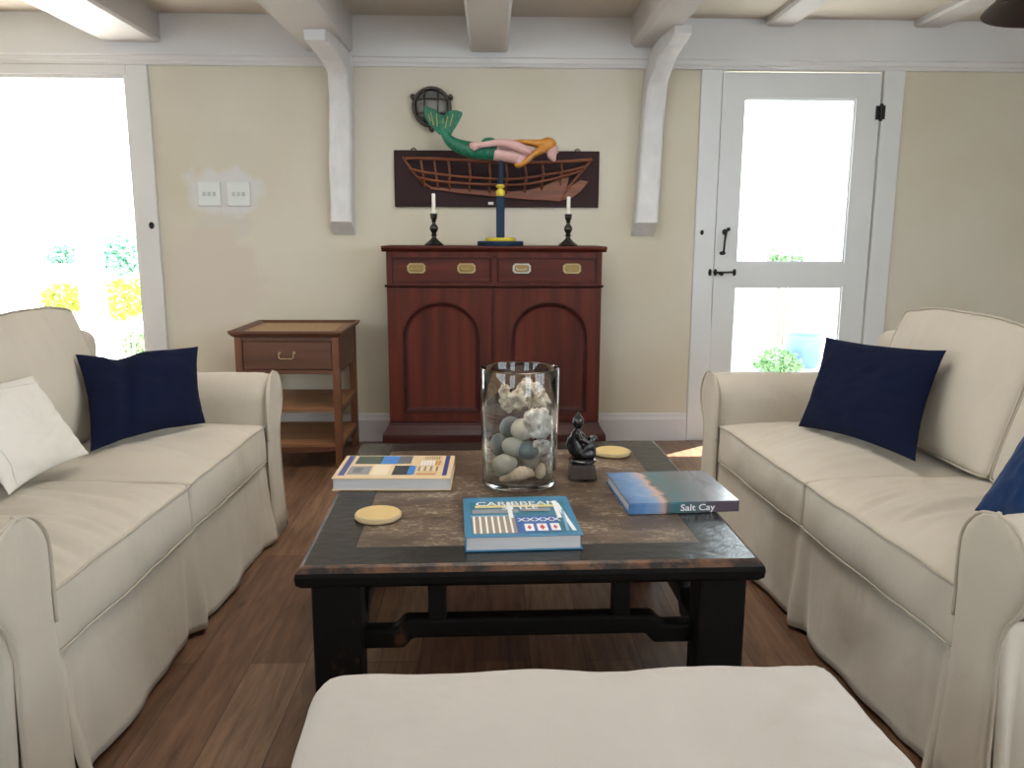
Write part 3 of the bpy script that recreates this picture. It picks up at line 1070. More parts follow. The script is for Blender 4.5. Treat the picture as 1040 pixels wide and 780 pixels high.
for p, q in zip(rings, rings[1:]):
    for j in range(4):
        k = (j + 1) % 4
        bm.faces.new((p[j], p[k], q[k], q[j]))
obj('tray_rim', bm, 'teak', st)
bm = bmesh.new()
add_box(bm, LS(sx0 + 0.004, sy0 + 0.004, 0.674), LS(sx1 - 0.004, sy1 - 0.004, 0.689))
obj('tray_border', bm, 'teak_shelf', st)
bm = bmesh.new()
add_box(bm, LS(sx0 + 0.045, sy0 + 0.05, 0.6885), LS(sx1 - 0.045, sy1 - 0.05, 0.6905))
obj('woven_panel', bm, 'rattan', st)
for z0_, z1_ in ((0.296, 0.316), (0.112, 0.130)):
    bm = bmesh.new()
    add_box(bm, LS(sx0 + 0.006, sy0 + 0.010, z0_), LS(sx1 - 0.006, sy1 - 0.006, z1_))
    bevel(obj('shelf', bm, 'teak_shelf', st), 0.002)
bm = bmesh.new()   # shaped rail under the lowest shelf
pts = [(sx0 + lg, 0.112), (sx1 - lg, 0.112)] + [(sx1 - lg - (sx1 - sx0 - 2 * lg) * i / 12, 0.094 - 0.010 * math.sin(PI * i / 12)) for i in range(13)]
add_prism(bm, [(x - (sx0 + sx1) / 2, z) for x, z in pts], 'y', 0.006, 0.022)
obj('shaped_rail', bm, 'teak', st)
for z0_ in (0.278, 0.094):
    for a in (sx0 + 0.008, sx1 - 0.022):
        bm = bmesh.new()
        add_box(bm, LS(a, sy0 + lg, z0_), LS(a + 0.014, sy1 - lg, z0_ + 0.018))
        obj('side_rail', bm, 'teak', st)

# ================================================================== WALL PIECES
# half-hull boat model on a plaque
bt = empty('boat_model', (0.026, YB, 1.319), label='wooden half boat model with open ribs on a dark plaque', cat='model boat')


def LB(x, y, z):
    return (x - 0.026, y - YB, z - 1.319)


bm = bmesh.new()
add_box(bm, LB(-0.531, YB - 0.022, 1.319), LB(0.582, YB - 0.002, 1.618))
bevel(obj('plaque', bm, 'plaque', bt), 0.003)
bp = lambda cx, cy: (-0.5356 + cx * 0.001126, 1.618 - (cy - 340) * 0.001115)
YP = YB - 0.022


def bulge(x, lv):
    """How far the hull stands out from the plaque at x (0 at both ends); LV 1 top rail .. 0 keel."""
    t = (x + 0.49) / (1.03)
    t = max(0.0, min(1.0, t))
    return 0.012 + 0.088 * (math.sin(PI * t) ** 0.7) * (0.35 + 0.65 * lv)


rails = {'top': ([(66, 381), (200, 385), (330, 393), (460, 400), (600, 403), (720, 400), (850, 392), (948, 382)], 1.0, 0.0085),
         'upper': ([(80, 430), (150, 446), (270, 462), (400, 474), (520, 480), (640, 472), (760, 452), (860, 432), (925, 412)], 0.8, 0.0065),
         'lower': ([(120, 470), (200, 486), (300, 496), (430, 503), (540, 506), (640, 500), (740, 482), (840, 455), (905, 434)], 0.55, 0.0065)}
curves = {}
for key, (pts, lv, r) in rails.items():
    cc = catmull([bp(*p) for p in pts], 6)
    P = [(x, YP - bulge(x, lv), z) for x, z in cc]
    curves[key] = P
    bm = bmesh.new()
    add_tube(bm, [LB(*p) for p in P], r, 8, flat=1.25)
    obj('rail', bm, 'boat', bt, 60)


def at_x(P, x):
    for a, b in zip(P, P[1:]):
        if a[0] <= x <= b[0]:
            t = (x - a[0]) / (b[0] - a[0])
            return tuple(a[i] + (b[i] - a[i]) * t for i in range(3))
    return P[0] if x < P[0][0] else P[-1]


keel = catmull([bp(*p) for p in [(175, 520), (300, 530), (450, 545), (620, 562), (805, 574)]], 5)
for cx in (136, 200, 268, 365, 460, 540, 630, 712, 802):
    x = -0.5356 + cx * 0.001126
    t, u, l = at_x(curves['top'], x), at_x(curves['upper'], x + 0.008), at_x(curves['lower'], x + 0.014 if cx < 250 else x)
    kz = at_x([(a, 0, b) for a, b in keel], x)[2]
    bm = bmesh.new()
    pts = catmull([(t[0], t[1] + 0.005, t[2] + 0.004), (u[0], u[1] + 0.006, u[2]), (l[0], l[1] + 0.006, l[2]), (l[0] + 0.004, YP - 0.012, max(kz, l[2] - 0.045))], 4)
    add_tube(bm, [LB(*p) for p in pts], 0.0058, 8)
    obj('rib', bm, 'boat', bt, 60)
bm = bmesh.new()
low = [bp(*p) for p in [(805, 580), (640, 572), (450, 556), (300, 541), (170, 524)]]
upp = [bp(*p) for p in [(190, 512), (300, 520), (450, 528), (560, 532), (640, 526), (720, 508), (800, 470), (845, 462), (835, 520)]]
add_prism(bm, [(x - 0.026, z - 1.319) for x, z in low + upp], 'y', -0.022 - 0.020, -0.022)
bevel(obj('keel', bm, 'boat', bt), 0.003)
bm = bmesh.new()
add_tube(bm, [LB(x, YP - 0.010, z) for x, z in catmull([bp(*p) for p in [(48, 372), (66, 400), (98, 446), (140, 492), (185, 520)]], 5)], 0.007, 8)
obj('stem', bm, 'boat', bt, 60)
bm = bmesh.new()
add_tube(bm, [LB(x, YP - 0.010, z) for x, z in [bp(*p) for p in [(955, 376), (905, 440), (850, 505), (806, 576)]]], 0.008, 8)
obj('stern_post', bm, 'boat', bt, 60)
bm = bmesh.new()
add_prism(bm, [(x - 0.026, z - 1.319) for x, z in [bp(*p) for p in [(812, 574), (858, 566), (905, 530), (940, 484), (900, 478), (858, 505)]]], 'y', -0.022 - 0.016, -0.022)
bevel(obj('rudder', bm, 'boat', bt), 0.002)
bm = bmesh.new()
add_box(bm, LB(-0.022, YP - 0.0015, 1.332), LB(0.006, YP + 0.001, 1.347))
o = obj('name_tag', bm, 'socket', bt); o['label'] = 'tiny white tag'
for cx in (98, 887):
    bm = bmesh.new()
    x, z = bp(cx, 343)
    add_tube(bm, [LB(x - 0.012, YB - 0.012, 1.612), LB(x - 0.012, YB - 0.014, 1.624), LB(x, YB - 0.014, 1.630), LB(x + 0.012, YB - 0.014, 1.624), LB(x + 0.012, YB - 0.012, 1.612)], 0.003, 6)
    obj('hanger', bm, 'iron', bt)

# round bulkhead lamp
bl = empty('bulkhead_light', (-0.322, YB, 1.838), label='round dark bronze caged bulkhead lamp on the wall above the boat plaque', cat='wall lamp')
bm = bmesh.new()
add_lathe(bm, [(0.0, -0.002), (0.098, -0.002), (0.105, 0.008), (0.105, 0.05), (0.100, 0.058), (0.090, 0.058), (0.086, 0.05), (0.086, 0.02), (0.0, 0.02)], n=40)
for a in (R(28), R(152), R(268)):
    add_lathe(bm, [(0, 0), (0.013, 0), (0.013, 0.05), (0.008, 0.056), (0, 0.056)], center=(0.113 * math.cos(a), 0.113 * math.sin(a), 0), n=12)
obj('housing', bm, 'bronze', bl, 40, rot=(R(90), 0, 0))
bm = bmesh.new()
add_lathe(bm, [(0.088, 0.035), (0.082, 0.055), (0.062, 0.07), (0.03, 0.078), (0, 0.080)], n=32, cap=False)
obj('glass_dome', bm, 'dome', bl, 60, rot=(R(90), 0, 0))
bm = bmesh.new()
for s in (-0.036, 0.036):
    hw = math.sqrt(0.098 ** 2 - s * s)
    for sw in (0, 1):
        pts = []
        for i in range(11):
            u = -hw + 2 * hw * i / 10
            d = 0.055 + 0.034 * math.cos(u / hw * PI / 2) ** 0.8
            pts.append((u, s, d) if sw else (s, u, d))
        add_tube(bm, pts, 0.0042, 8)
obj('cage', bm, 'bronze', bl, 60, rot=(R(90), 0, 0))

# switch plates
for i, (xa, lb) in enumerate(((-1.598, 'white square switch plate nearest the open doorway'), (-1.440, 'white square switch plate nearest the left knee brace'))):
    sp = empty('switch_plate', (xa + 0.062, YB, 1.383), label=lb, cat='switch', group='switch plates on the back wall')
    bm = bmesh.new()
    add_box(bm, (-0.062, -0.011, -0.064), (0.062, -0.001, 0.064))
    bevel(obj('plate', bm, 'socket', sp), 0.004, 3)
    for k in range(3):
        bm = bmesh.new()
        cx = (k - 1) * 0.027
        add_prism(bm, [(-0.011, -0.011), (-0.015, -0.011), (-0.012, 0.011), (-0.011, 0.011)], 'x', cx - 0.0085, cx + 0.0085)
        obj('rocker', bm, 'toggle', sp)

# ================================================================== ON THE CABINET
ZT = 1.114


def candlestick(x, y, label, h_c, labelc):
    c = empty('candlestick', (x, y, ZT), label=label, cat='candlestick', group='turned candlesticks on the cabinet')
    bm = bmesh.new()
    add_lathe(bm, [(0, 0), (0.048, 0), (0.050, 0.006), (0.044, 0.012), (0.030, 0.022), (0.014, 0.038), (0.011, 0.048), (0.018, 0.054), (0.011, 0.060), (0.014, 0.068), (0.021, 0.080),
                   (0.023, 0.090), (0.018, 0.102), (0.010, 0.110), (0.009, 0.120), (0.014, 0.126), (0.010, 0.130)], n=24)
    obj('stem', bm, 'ebony', c, 40)
    bm = bmesh.new()
    add_lathe(bm, [(0, 0.130), (0.011, 0.130), (0.017, 0.137), (0.019, 0.155), (0.020, 0.162), (0.014, 0.164), (0.0105, 0.162), (0.0105, 0.152), (0, 0.152)], n=24, cap=False)
    obj('cup', bm, 'ebony', c, 40)
    k = empty('candle', (x, y, ZT + 0.1525), label=labelc, cat='candle', group='white candles on the cabinet')
    bm = bmesh.new()
    add_lathe(bm, [(0, 0), (0.0100, 0), (0.0096, h_c - 0.006), (0.0075, h_c), (0.003, h_c - 0.001), (0, h_c - 0.002)], n=20)
    obj('wax', bm, 'candle', k, 50)
    bm = bmesh.new()
    add_tube(bm, [(0, 0, h_c - 0.004), (0.001, 0, h_c + 0.004), (0.003, 0, h_c + 0.008)], 0.001, 6)
    obj('wick', bm, 'dark', k)


candlestick(-0.303, 4.30, 'black turned candlestick under the bulkhead lamp', 0.112, 'short white candle standing under the bulkhead lamp')
candlestick(0.395, 4.30, 'black turned candlestick nearest the right knee brace', 0.100, 'short white candle nearest the right knee brace')

# mermaid figurehead on its stand
MY = 4.30
mm = empty('mermaid_figure', (0.042, MY, ZT), label='painted wooden mermaid lying face down on a blue and yellow stand', cat='figure')


def mp_(cx, cy, dy=0.0):
    return (cx * 0.00106 - 0.4985 - 0.042, dy, 1.945 - cy * 0.001037 - ZT)


bm = bmesh.new()
add_lathe(bm, [(0, 0), (0.118, 0), (0.120, 0.004), (0.120, 0.020), (0.116, 0.024), (0, 0.024)], n=40)
obj('base', bm, 'm_blue', mm, 40)
bm = bmesh.new()
add_lathe(bm, [(0, 0.024), (0.078, 0.024), (0.080, 0.028), (0.079, 0.038), (0.074, 0.042), (0, 0.042)], n=40)
o = obj('base_ring', bm, 'm_yellow', mm, 40); o['label'] = 'yellow upper disc of the base'
bm = bmesh.new()
w = 0.022
add_box(bm, (-w, -w, 0.042), (w, w, 0.252))
bevel(obj('post', bm, 'm_blue', mm), 0.005, 2)
bm = bmesh.new()
add_lathe(bm, [(0, 0.252), (0.019, 0.252), (0.023, 0.258), (0.023, 0.278), (0.019, 0.284), (0.012, 0.285), (0.012, 0.292), (0.020, 0.295), (0.023, 0.302), (0.020, 0.309), (0.012, 0.312), (0, 0.312)], n=24)
o = obj('collar', bm, 'm_yellow', mm, 40); o['label'] = 'yellow turned collar rings'
bm = bmesh.new()
add_tube(bm, [(0, 0, 0.310), (0, 0, 0.33), (0.002, 0, 0.375), (0.003, 0, 0.445)], [0.012, 0.015, 0.013, 0.011], 12)
obj('neck_rod', bm, 'm_blue', mm, 50)
# tail
bm = bmesh.new()
spine = catmull([mp_(492, 346) + (0.038,), mp_(440, 342) + (0.042,), mp_(370, 336) + (0.041,), mp_(312, 320) + (0.035,), mp_(272, 298) + (0.029,), mp_(247, 268) + (0.022,), mp_(230, 238) + (0.019,), mp_(224, 215) + (0.021,)], 5)
add_tube(bm, [s[:3] for s in spine], [s[3] for s in spine], 18, flat=0.85, ref=(0, 0, 1))
obj('tail', bm, 'm_green', mm, 180)
# tail fin: two lobes, solid with thickness
bm = bmesh.new()
fin = catmull([(212, 262), (192, 240), (168, 215), (150, 180), (148, 132), (178, 142), (205, 150), (222, 168), (238, 176), (254, 158), (280, 150), (305, 152), (328, 162), (318, 190), (300, 222), (282, 250), (268, 272), (240, 275)], 3)
n = len(fin)
c0 = mp_(232, 222)
cen = []
for sy in (-1, 1):
    cen.append(bm.verts.new((c0[0], sy * 0.013, c0[2])))
rim = []
for (cx, cy) in fin:
    p = mp_(cx, cy)
    rim.append((bm.verts.new((p[0], -0.003, p[2])), bm.verts.new((p[0], 0.003, p[2]))))
mid = []
for (cx, cy) in fin:
    p = mp_((cx + 232) / 2, (cy + 222) / 2)
    mid.append((bm.verts.new((p[0], -0.010, p[2])), bm.verts.new((p[0], 0.010, p[2]))))
for i in range(n):
    j = (i + 1) % n
    for s in (0, 1):
        bm.faces.new((rim[i][s], rim[j][s], mid[j][s], mid[i][s]))
        bm.faces.new((mid[i][s], mid[j][s], cen[s]))
    bm.faces.new((rim[i][0], rim[j][0], rim[j][1], rim[i][1]))
fo = obj('tail_fin', bm, 'm_green', mm, 50)
bm = bmesh.new()
for (a, b) in (((178, 162), (190, 222)), ((205, 168), (208, 228)), ((236, 190), (232, 238)), ((258, 178), (246, 236)), ((283, 168), (268, 226)), ((165, 170), (176, 205))):
    p, q = mp_(*a, -0.0085), mp_(*b, -0.0125)
    add_tube(bm, [p, ((p[0] + q[0]) / 2, -0.0125, (p[2] + q[2]) / 2), q], 0.0022, 6)
obj('fin_streaks', bm, 'm_gold', fo, 60)
bm = bmesh.new()
add_ball(bm, mp_(456, 300, 0.012), 0.042, 16, 10, scale=(1.0, 0.5, 0.62))
obj('hip_fin', bm, 'm_green', mm, 60)
# body: torso, shoulders, breast, arms with hands, neck and head as one surface
bm = bmesh.new()


def limb(pts, n=12, flat=1.0):
    c = catmull([mp_(a, b, d) + (r,) for a, b, d, r in pts], 5)
    add_tube(bm, [q[:3] for q in c], [q[3] for q in c], n, flat=flat)


limb([(480, 352, 0, 0.036), (520, 358, 0, 0.034), (560, 362, 0, 0.036), (600, 368, 0, 0.038), (640, 362, 0, 0.034), (668, 350, 0, 0.020), (700, 338, 0, 0.014), (735, 334, 0, 0.016)], 16)
add_ball(bm, mp_(602, 386, -0.020), 0.030, 14, 10)
add_ball(bm, mp_(602, 384, 0.022), 0.028, 14, 10)
limb([(645, 348, -0.034, 0.024), (610, 332, -0.046, 0.025), (560, 314, -0.052, 0.023), (505, 306, -0.054, 0.019), (455, 313, -0.054, 0.016), (405, 320, -0.052, 0.015)])
limb([(650, 345, 0.030, 0.019), (600, 330, 0.040, 0.016), (540, 318, 0.044, 0.013), (480, 312, 0.044, 0.012)])
add_ball(bm, mp_(388, 321, -0.052), 0.024, 12, 8, scale=(1.2, .6, .9))
for k in range(4):
    a, d = mp_(380, 310 + k * 7, -0.054 - 0.002 * (k % 2)), mp_(358 + abs(k - 1.5) * 3, 311 + k * 7, -0.050)
    add_tube(bm, [a, d], [0.0055, 0.0042], 8)
add_tube(bm, [mp_(398, 334, -0.056), mp_(380, 343, -0.056)], [0.006, 0.0045], 8)
# head, looking forward and down: skull, brow, nose, lips, chin
add_ball(bm, mp_(752, 326, 0), 0.035, 16, 12, scale=(0.95, .82, 1.05))
add_ball(bm, mp_(758, 354, 0), 0.026, 12, 8, scale=(1, .85, 1.2))
add_ball(bm, mp_(784, 322, 0), 0.007, 10, 6, scale=(1.3, .8, 1.2))
add_ball(bm, mp_(786, 345, 0), 0.0065, 10, 6, scale=(1, 1.3, .7))
add_ball(bm, mp_(768, 378, 0), 0.013, 10, 6)
body = remesh(obj('body', bm, 'm_skin', mm), 0.0035, 3)
bm = bmesh.new()
add_ball(bm, mp_(738, 310, 0), 0.042, 16, 12, scale=(1.1, 0.9, 0.9))
for d in (-0.020, 0, 0.020):
    c = catmull([mp_(750, 298, d * .5) + (0.018,), mp_(700, 305, d) + (0.020,), mp_(650, 300, d * 1.3) + (0.014,), mp_(605, 296, d * 1.4) + (0.009,), mp_(568, 293, d * 1.2) + (0.004,)], 5)
    add_tube(bm, [q[:3] for q in c], [q[3] for q in c], 10)
c = catmull([mp_(735, 325, -0.020) + (0.016,), mp_(700, 340, -0.028) + (0.018,), mp_(665, 362, -0.034) + (0.013,), mp_(630, 392, -0.040) + (0.012,), mp_(600, 410, -0.036) + (0.010,), mp_(578, 405, -0.030) + (0.005,)], 5)
add_tube(bm, [q[:3] for q in c], [q[3] for q in c], 10)
c = [(a, -b, z, r) for a, b, z, r in c]
add_tube(bm, [q[:3] for q in c], [q[3] for q in c], 10)
remesh(obj('hair', bm, 'm_hair', mm), 0.0035, 3)

# ================================================================== COFFEE TABLE
TZ = 0.470
TRZ = R(1.5)
TC = Vector((0.074, 2.187, 0))
HX, HY = 0.504, 0.527
tb = empty('coffee_table', TC, TRZ, label='low black lacquered coffee table with a worn brown top panel', cat='coffee table')
FW = 0.108
bm = bmesh.new()   # mitred frame with a rounded nosing
lv = [(0.030, 0.418, 2), (0.004, 0.420, 2), (-0.006, 0.430, 2), (-0.008, 0.446, 2), (-0.006, 0.456, 2), (0.002, 0.466, 1), (0.010, 0.470, 1), (FW, 0.470, 0), (FW + 0.0005, 0.467, 0)]
rings = []
for off, z, mi in lv:
    rings.append([bm.verts.new((sx * (HX - off), sy * (HY - off), z)) for sx, sy in ((-1, -1), (1, -1), (1, 1), (-1, 1))])
for li, (p, q) in enumerate(zip(rings, rings[1:])):
    for j in range(4):
        k = (j + 1) % 4
        bm.faces.new((p[j], p[k], q[k], q[j])).material_index = lv[li + 1][2]
obj('top_frame', bm, ['lacquer', 'lacquer_edge', 'lacquer_leg'], tb)
bm = bmesh.new()
add_box(bm, (-(HX - FW), -(HY - FW), 0.430), ((HX - FW), (HY - FW), 0.4692))
add_box(bm, (-(HX - .03), -(HY - .03), 0.419), ((HX - .03), (HY - .03), 0.4299))
obj('top_panel', bm, 'panel', tb)
LW = 0.108
for sx in (-1, 1):
    for sy in (-1, 1):
        bm = bmesh.new()
        xo, yo = sx * (HX - 0.018), sy * (HY - 0.03)
        xi, yi = xo - sx * LW, yo - sy * 0.085
        add_box(bm, (min(xo, xi), min(yo, yi), 0), (max(xo, xi), max(yo, yi), 0.419))
        bevel(obj('leg', bm, ['lacquer_leg'], tb), 0.008, 3)
# humpback stretchers and struts on each side


def stretcher(rot):
    L = (HX if rot in (0, 180) else HY) - 0.10
    D = (HY if rot in (0, 180) else HX) - 0.075
    mt = Matrix.Rotation(R(rot), 4, 'Z')
    bm = bmesh.new()
    e, z0_, z1_, up_ = L - 0.105, 0.235, 0.283, 0.024
    poly = [(-L, z0_), (-e + 0.01, z0_), (-e + 0.03, z0_ + up_), (e - 0.03, z0_ + up_), (e - 0.01, z0_), (L, z0_), (L, z1_), (e + 0.01, z1_), (e - 0.012, z1_ + up_), (-e + 0.012, z1_ + up_), (-e - 0.01, z1_), (-L, z1_)]
    add_prism(bm, poly, 'y', -D, -D + 0.045, mtx=mt)
    bevel(obj('stretcher', bm, 'lacquer_leg', tb), 0.009, 3)
    for s in (-0.212, 0.212):
        bm = bmesh.new()
        add_box(bm, (s - 0.021, -D + 0.004, z1_ + up_ - 0.003), (s + 0.021, -D + 0.041, 0.4195), mtx=mt)
        bevel(obj('strut', bm, 'lacquer_leg', tb), 0.005, 2)


for rr in (0, 90, 180, 270):
    stretcher(rr)


# ================================================================== THINGS ON THE TABLE
def flat_mat(name, rgb, rough=0.35):
    key = 'p_' + name
    if key not in M:
        M[key] = mat(name, rgb, rough, coat=0.25)
    return key


def book(name, loc, rz, w, d, h, cover, spine_side, prints, label, cat='book', letters=(), spine_prints=()):
    """Book lying flat. PRINTS: (x0,y0,x1,y1,material) in 0..1 of the cover; LETTERS: (text,size,cx,cy,material,xs,rot)."""
    b = empty(name, loc, rz, label=label, cat=cat)
    t = 0.003
    bm = bmesh.new()
    add_box(bm, (0, 0, 0), (w, d, t)); add_box(bm, (0, 0, h - t), (w, d, h))
    if spine_side == 'left':
        add_box(bm, (0, 0, t), (t, d, h - t))
        pg = (t, 0.005, w - 0.006, d - 0.005)
    elif spine_side == 'front':
        add_box(bm, (0, 0, t), (w, t, h - t))
        pg = (0.005, t, w - 0.005, d - 0.006)
    else:
        add_box(bm, (0, d - t, t), (w, d, h - t))
        pg = (0.004, 0.005, w - 0.004, d - t)
    bevel(obj('cover', bm, cover, b), 0.0012, 2)
    bm = bmesh.new()
    add_box(bm, (pg[0], pg[1], t), (pg[2], pg[3], h - t))
    obj('pages', bm, 'bookpage', b)
    bm = bmesh.new()
    mats = []

    def mi(m):
        if m not in mats:
            mats.append(m)
        return mats.index(m)
    z = h + 0.0003
    for k, pr in enumerate(prints):
        zz = z + 0.00006 * k
        m = mi(pr[-1])
        pts = pr[0] if isinstance(pr[0], (list, tuple)) else [(pr[0], pr[1]), (pr[2], pr[1]), (pr[2], pr[3]), (pr[0], pr[3])]
        vs_ = [bm.verts.new((0.002 + x * (w - 0.004), 0.002 + y * (d - 0.004), zz)) for x, y in pts]
        bm.faces.new(vs_).material_index = m
    zt = z + 0.00006 * (len(prints) + 2)
    for (s, size, cx, cy, m, xs, ro) in letters:
        if ro == 0:
            pl = lambda x, y, cx=cx, cy=cy: (cx * w + x, cy * d + y, zt)
        else:
            pl = lambda x, y, cx=cx, cy=cy: (cx * w - y, cy * d + x, zt)
        text_bm(bm, s, size, pl, mi(m), xs=xs, bold=0.0004)
    for (x0_, z0_, x1_, z1_, m) in spine_prints:
        if isinstance(m, tuple):
            s, size, mt_ = m
            text_bm(bm, s, size, lambda x, y: (x0_ * w + x, -0.0006, z0_ * h + y), mi(mt_), bold=0.0003, xs=1.15)
        else:
            vs_ = [bm.verts.new((x * w, -0.0003, zq * h)) for x, zq in ((x0_, z0_), (x1_, z0_), (x1_, z1_), (x0_, z1_))]
            bm.faces.new(vs_).material_index = mi(m)
    me_o = obj('cover_print', bm, [M[q] for q in mats], b)
    return b


cream = flat_mat('cream_print', (0.72, 0.55, 0.33, 1))
cream2 = flat_mat('pale_cream_print', (0.80, 0.68, 0.48, 1))
orange = flat_mat('orange_print', (0.62, 0.27, 0.08, 1))
navyp = flat_mat('navy_print', (0.035, 0.055, 0.22, 1))
skyb = flat_mat('bright_blue_print', (0.05, 0.22, 0.60, 1))
dk = flat_mat('dark_photo_print', (0.025, 0.035, 0.045, 1))
dkg = flat_mat('dark_green_print', (0.04, 0.07, 0.05, 1))
grey = flat_mat('grey_print', (0.26, 0.26, 0.28, 1))
mgrey = flat_mat('mid_grey_print', (0.13, 0.14, 0.16, 1))
white = flat_mat('white_print', (0.82, 0.82, 0.82, 1))
teal = flat_mat('teal_print', (0.02, 0.16, 0.24, 1))
teal2 = flat_mat('sea_blue_print', (0.035, 0.20, 0.36, 1))
royal = flat_mat('royal_blue_print', (0.02, 0.10, 0.36, 1))
yel = flat_mat('yellow_print', (0.75, 0.60, 0.22, 1))
red = flat_mat('red_print', (0.55, 0.03, 0.04, 1))
lblue = flat_mat('light_blue_print', (0.20, 0.38, 0.60, 1))
pink = flat_mat('peach_print', (0.62, 0.42, 0.36, 1))
tan = flat_mat('tan_print', (0.30, 0.23, 0.16, 1))
plum = flat_mat('plum_print', (0.08, 0.06, 0.085, 1))


def sea_cover():
    m = mat('sea_photo_cover', (0.08, 0.2, 0.4, 1), 0.22, coat=0.5)
    nt = m.node_tree
    b = nt.nodes['Principled BSDF']
    tc = nt.nodes['Texture Coordinate']
    mp = nt.nodes.new('ShaderNodeMapping')
    mp.inputs['Location'].default_value = (0.0, 0, 0)
    nt.links.new(tc.outputs['Object'], mp.inputs[0])
    sx = nt.nodes.new('ShaderNodeSeparateXYZ')
    nt.links.new(mp.outputs[0], sx.inputs[0])
    n = nt.nodes.new('ShaderNodeTexNoise')
    n.inputs['Scale'].default_value = 14
    n.inputs['Detail'].default_value = 5
    n.inputs['Distortion'].default_value = 1.0
    nt.links.new(mp.outputs[0], n.inputs['Vector'])
    ma = nt.nodes.new('ShaderNodeMath')
    ma.operation = 'MULTIPLY_ADD'
    ma.inputs[1].default_value = 3.45
    nt.links.new(sx.outputs[0], ma.inputs[0])
    m2 = nt.nodes.new('ShaderNodeMath')
    m2.operation = 'MULTIPLY_ADD'
    m2.inputs[1].default_value = 0.22
    m2.inputs[2].default_value = -0.11
    nt.links.new(n.outputs[0], m2.inputs[0])
    nt.links.new(m2.outputs[0], ma.inputs[2])
    cr = nt.nodes.new('ShaderNodeValToRGB')
    el = cr.color_ramp.elements
    el[0].position, el[0].color = 0.0, (0.04, 0.13, 0.30, 1)
    el[1].position, el[1].color = 1.0, (0.09, 0.085, 0.10, 1)
    for p, c in ((0.12, (0.09, 0.22, 0.46, 1)), (0.24, (0.20, 0.32, 0.52, 1)), (0.32, (0.50, 0.34, 0.30, 1)), (0.37, (0.10, 0.11, 0.12, 1)), (0.45, (0.02, 0.13, 0.17, 1)),
                 (0.56, (0.06, 0.10, 0.12, 1)), (0.72, (0.11, 0.12, 0.13, 1)), (0.85, (0.15, 0.14, 0.16, 1))):
        q = cr.color_ramp.elements.new(p)
        q.color = c
    nt.links.new(ma.outputs[0], cr.inputs[0])
    nt.links.new(cr.outputs[0], b.inputs['Base Color'])
    return m


M['sea_cover'] = sea_cover()

z_t = TZ + 0.0006
b1 = book('book', (-0.446, 2.172, z_t), R(-0.5), 0.330, 0.235, 0.036, cream, 'back',
          [(0.01, 0.01, 0.99, 0.99, cream), (0.03, 0.10, 0.085, 0.99, navyp), (0.925, 0.10, 0.965, 0.99, navyp), (0.12, 0.60, 0.38, 0.97, dkg), (0.35, 0.60, 0.56, 0.97, skyb), (0.50, 0.62, 0.62, 0.97, mgrey),
           (0.10, 0.14, 0.29, 0.50, grey), (0.14, 0.22, 0.22, 0.44, mgrey), (0.31, 0.12, 0.45, 0.56, cream2), (0.49, 0.12, 0.66, 0.52, dk), (0.62, 0.14, 0.68, 0.50, skyb),
           (0.70, 0.12, 0.87, 0.19, orange)] +
          [(0.735 + 0.021 * k, 0.80, 0.748 + 0.021 * k, 0.94, tan) for k in range(7)] + [(0.715 + 0.026 * k, 0.53, 0.733 + 0.026 * k, 0.74, (white if k < 5 else orange)) for k in range(7)] +
          [(0.705 + 0.026 * k, 0.27, 0.722 + 0.026 * k, 0.47, (cream2 if k % 2 else tan)) for k in range(7)],
          'large cream book with small photographs and navy stripes, spread nearest the left sofa')
# illegible title on the photo: keep it faint by printing the same three short lines only
b2 = book('book', (-0.061, 1.722, z_t), R(3.0), 0.266, 0.275, 0.036, teal2, 'left',
          [(0.01, 0.01, 0.99, 0.99, teal2), (0.05, 0.05, 0.95, 0.86, teal), (0.07, 0.56, 0.50, 0.66, grey), (0.06, 0.06, 0.46, 0.48, tan)] +
          [(0.07 + 0.055 * k, 0.06, 0.088 + 0.055 * k, 0.50, white) for k in range(7)] + [(0.05, 0.47, 0.46, 0.50, lblue)] +
          [(0.45, 0.06, 0.83, 0.46, royal), (0.10, 0.700, 0.90, 0.76, yel), (0.40, 0.42, 0.44, 0.84, white), (0.84, 0.40, 0.88, 0.86, white),
           ([(0.86, 0.80), (0.90, 0.80), (0.965, 0.08), (0.93, 0.08)], white), ([(0.90, 0.62), (0.92, 0.62), (0.90, 0.08), (0.875, 0.08)], lblue),
           (0.52, 0.09, 0.60, 0.26, white), (0.63, 0.09, 0.72, 0.26, white), (0.75, 0.09, 0.83, 0.26, white),
           ([(0.54, 0.17), (0.56, 0.12), (0.58, 0.17), (0.56, 0.23)], red), ([(0.65, 0.17), (0.675, 0.11), (0.70, 0.17), (0.675, 0.24)], red), ([(0.77, 0.17), (0.79, 0.12), (0.81, 0.17), (0.79, 0.23)], red),
           (0.52, 0.58, 0.80, 0.66, grey)],
          'blue picture book titled Caribbean Style at the front edge of the coffee table',
          letters=[('CARIBBEAN', 0.040, 0.50, 0.745, white, 0.98, 0), ('STYLE', 0.036, 0.52, 0.635, white, 0.95, 0), ('XXXXX', 0.034, 0.66, 0.32, white, 0.85, 0)])
b3 = book('book', (0.346, 1.965, z_t), R(4.2), 0.290, 0.272, 0.030, 'sea_cover', 'front', [],
          'blue and grey sea book named Salt Cay, nearest the right sofa', spine_prints=[(0.62, 0.22, 0, 0, ('Salt Cay', 0.024, white)), (0.70, 0.06, 0.99, 0.94, plum)])

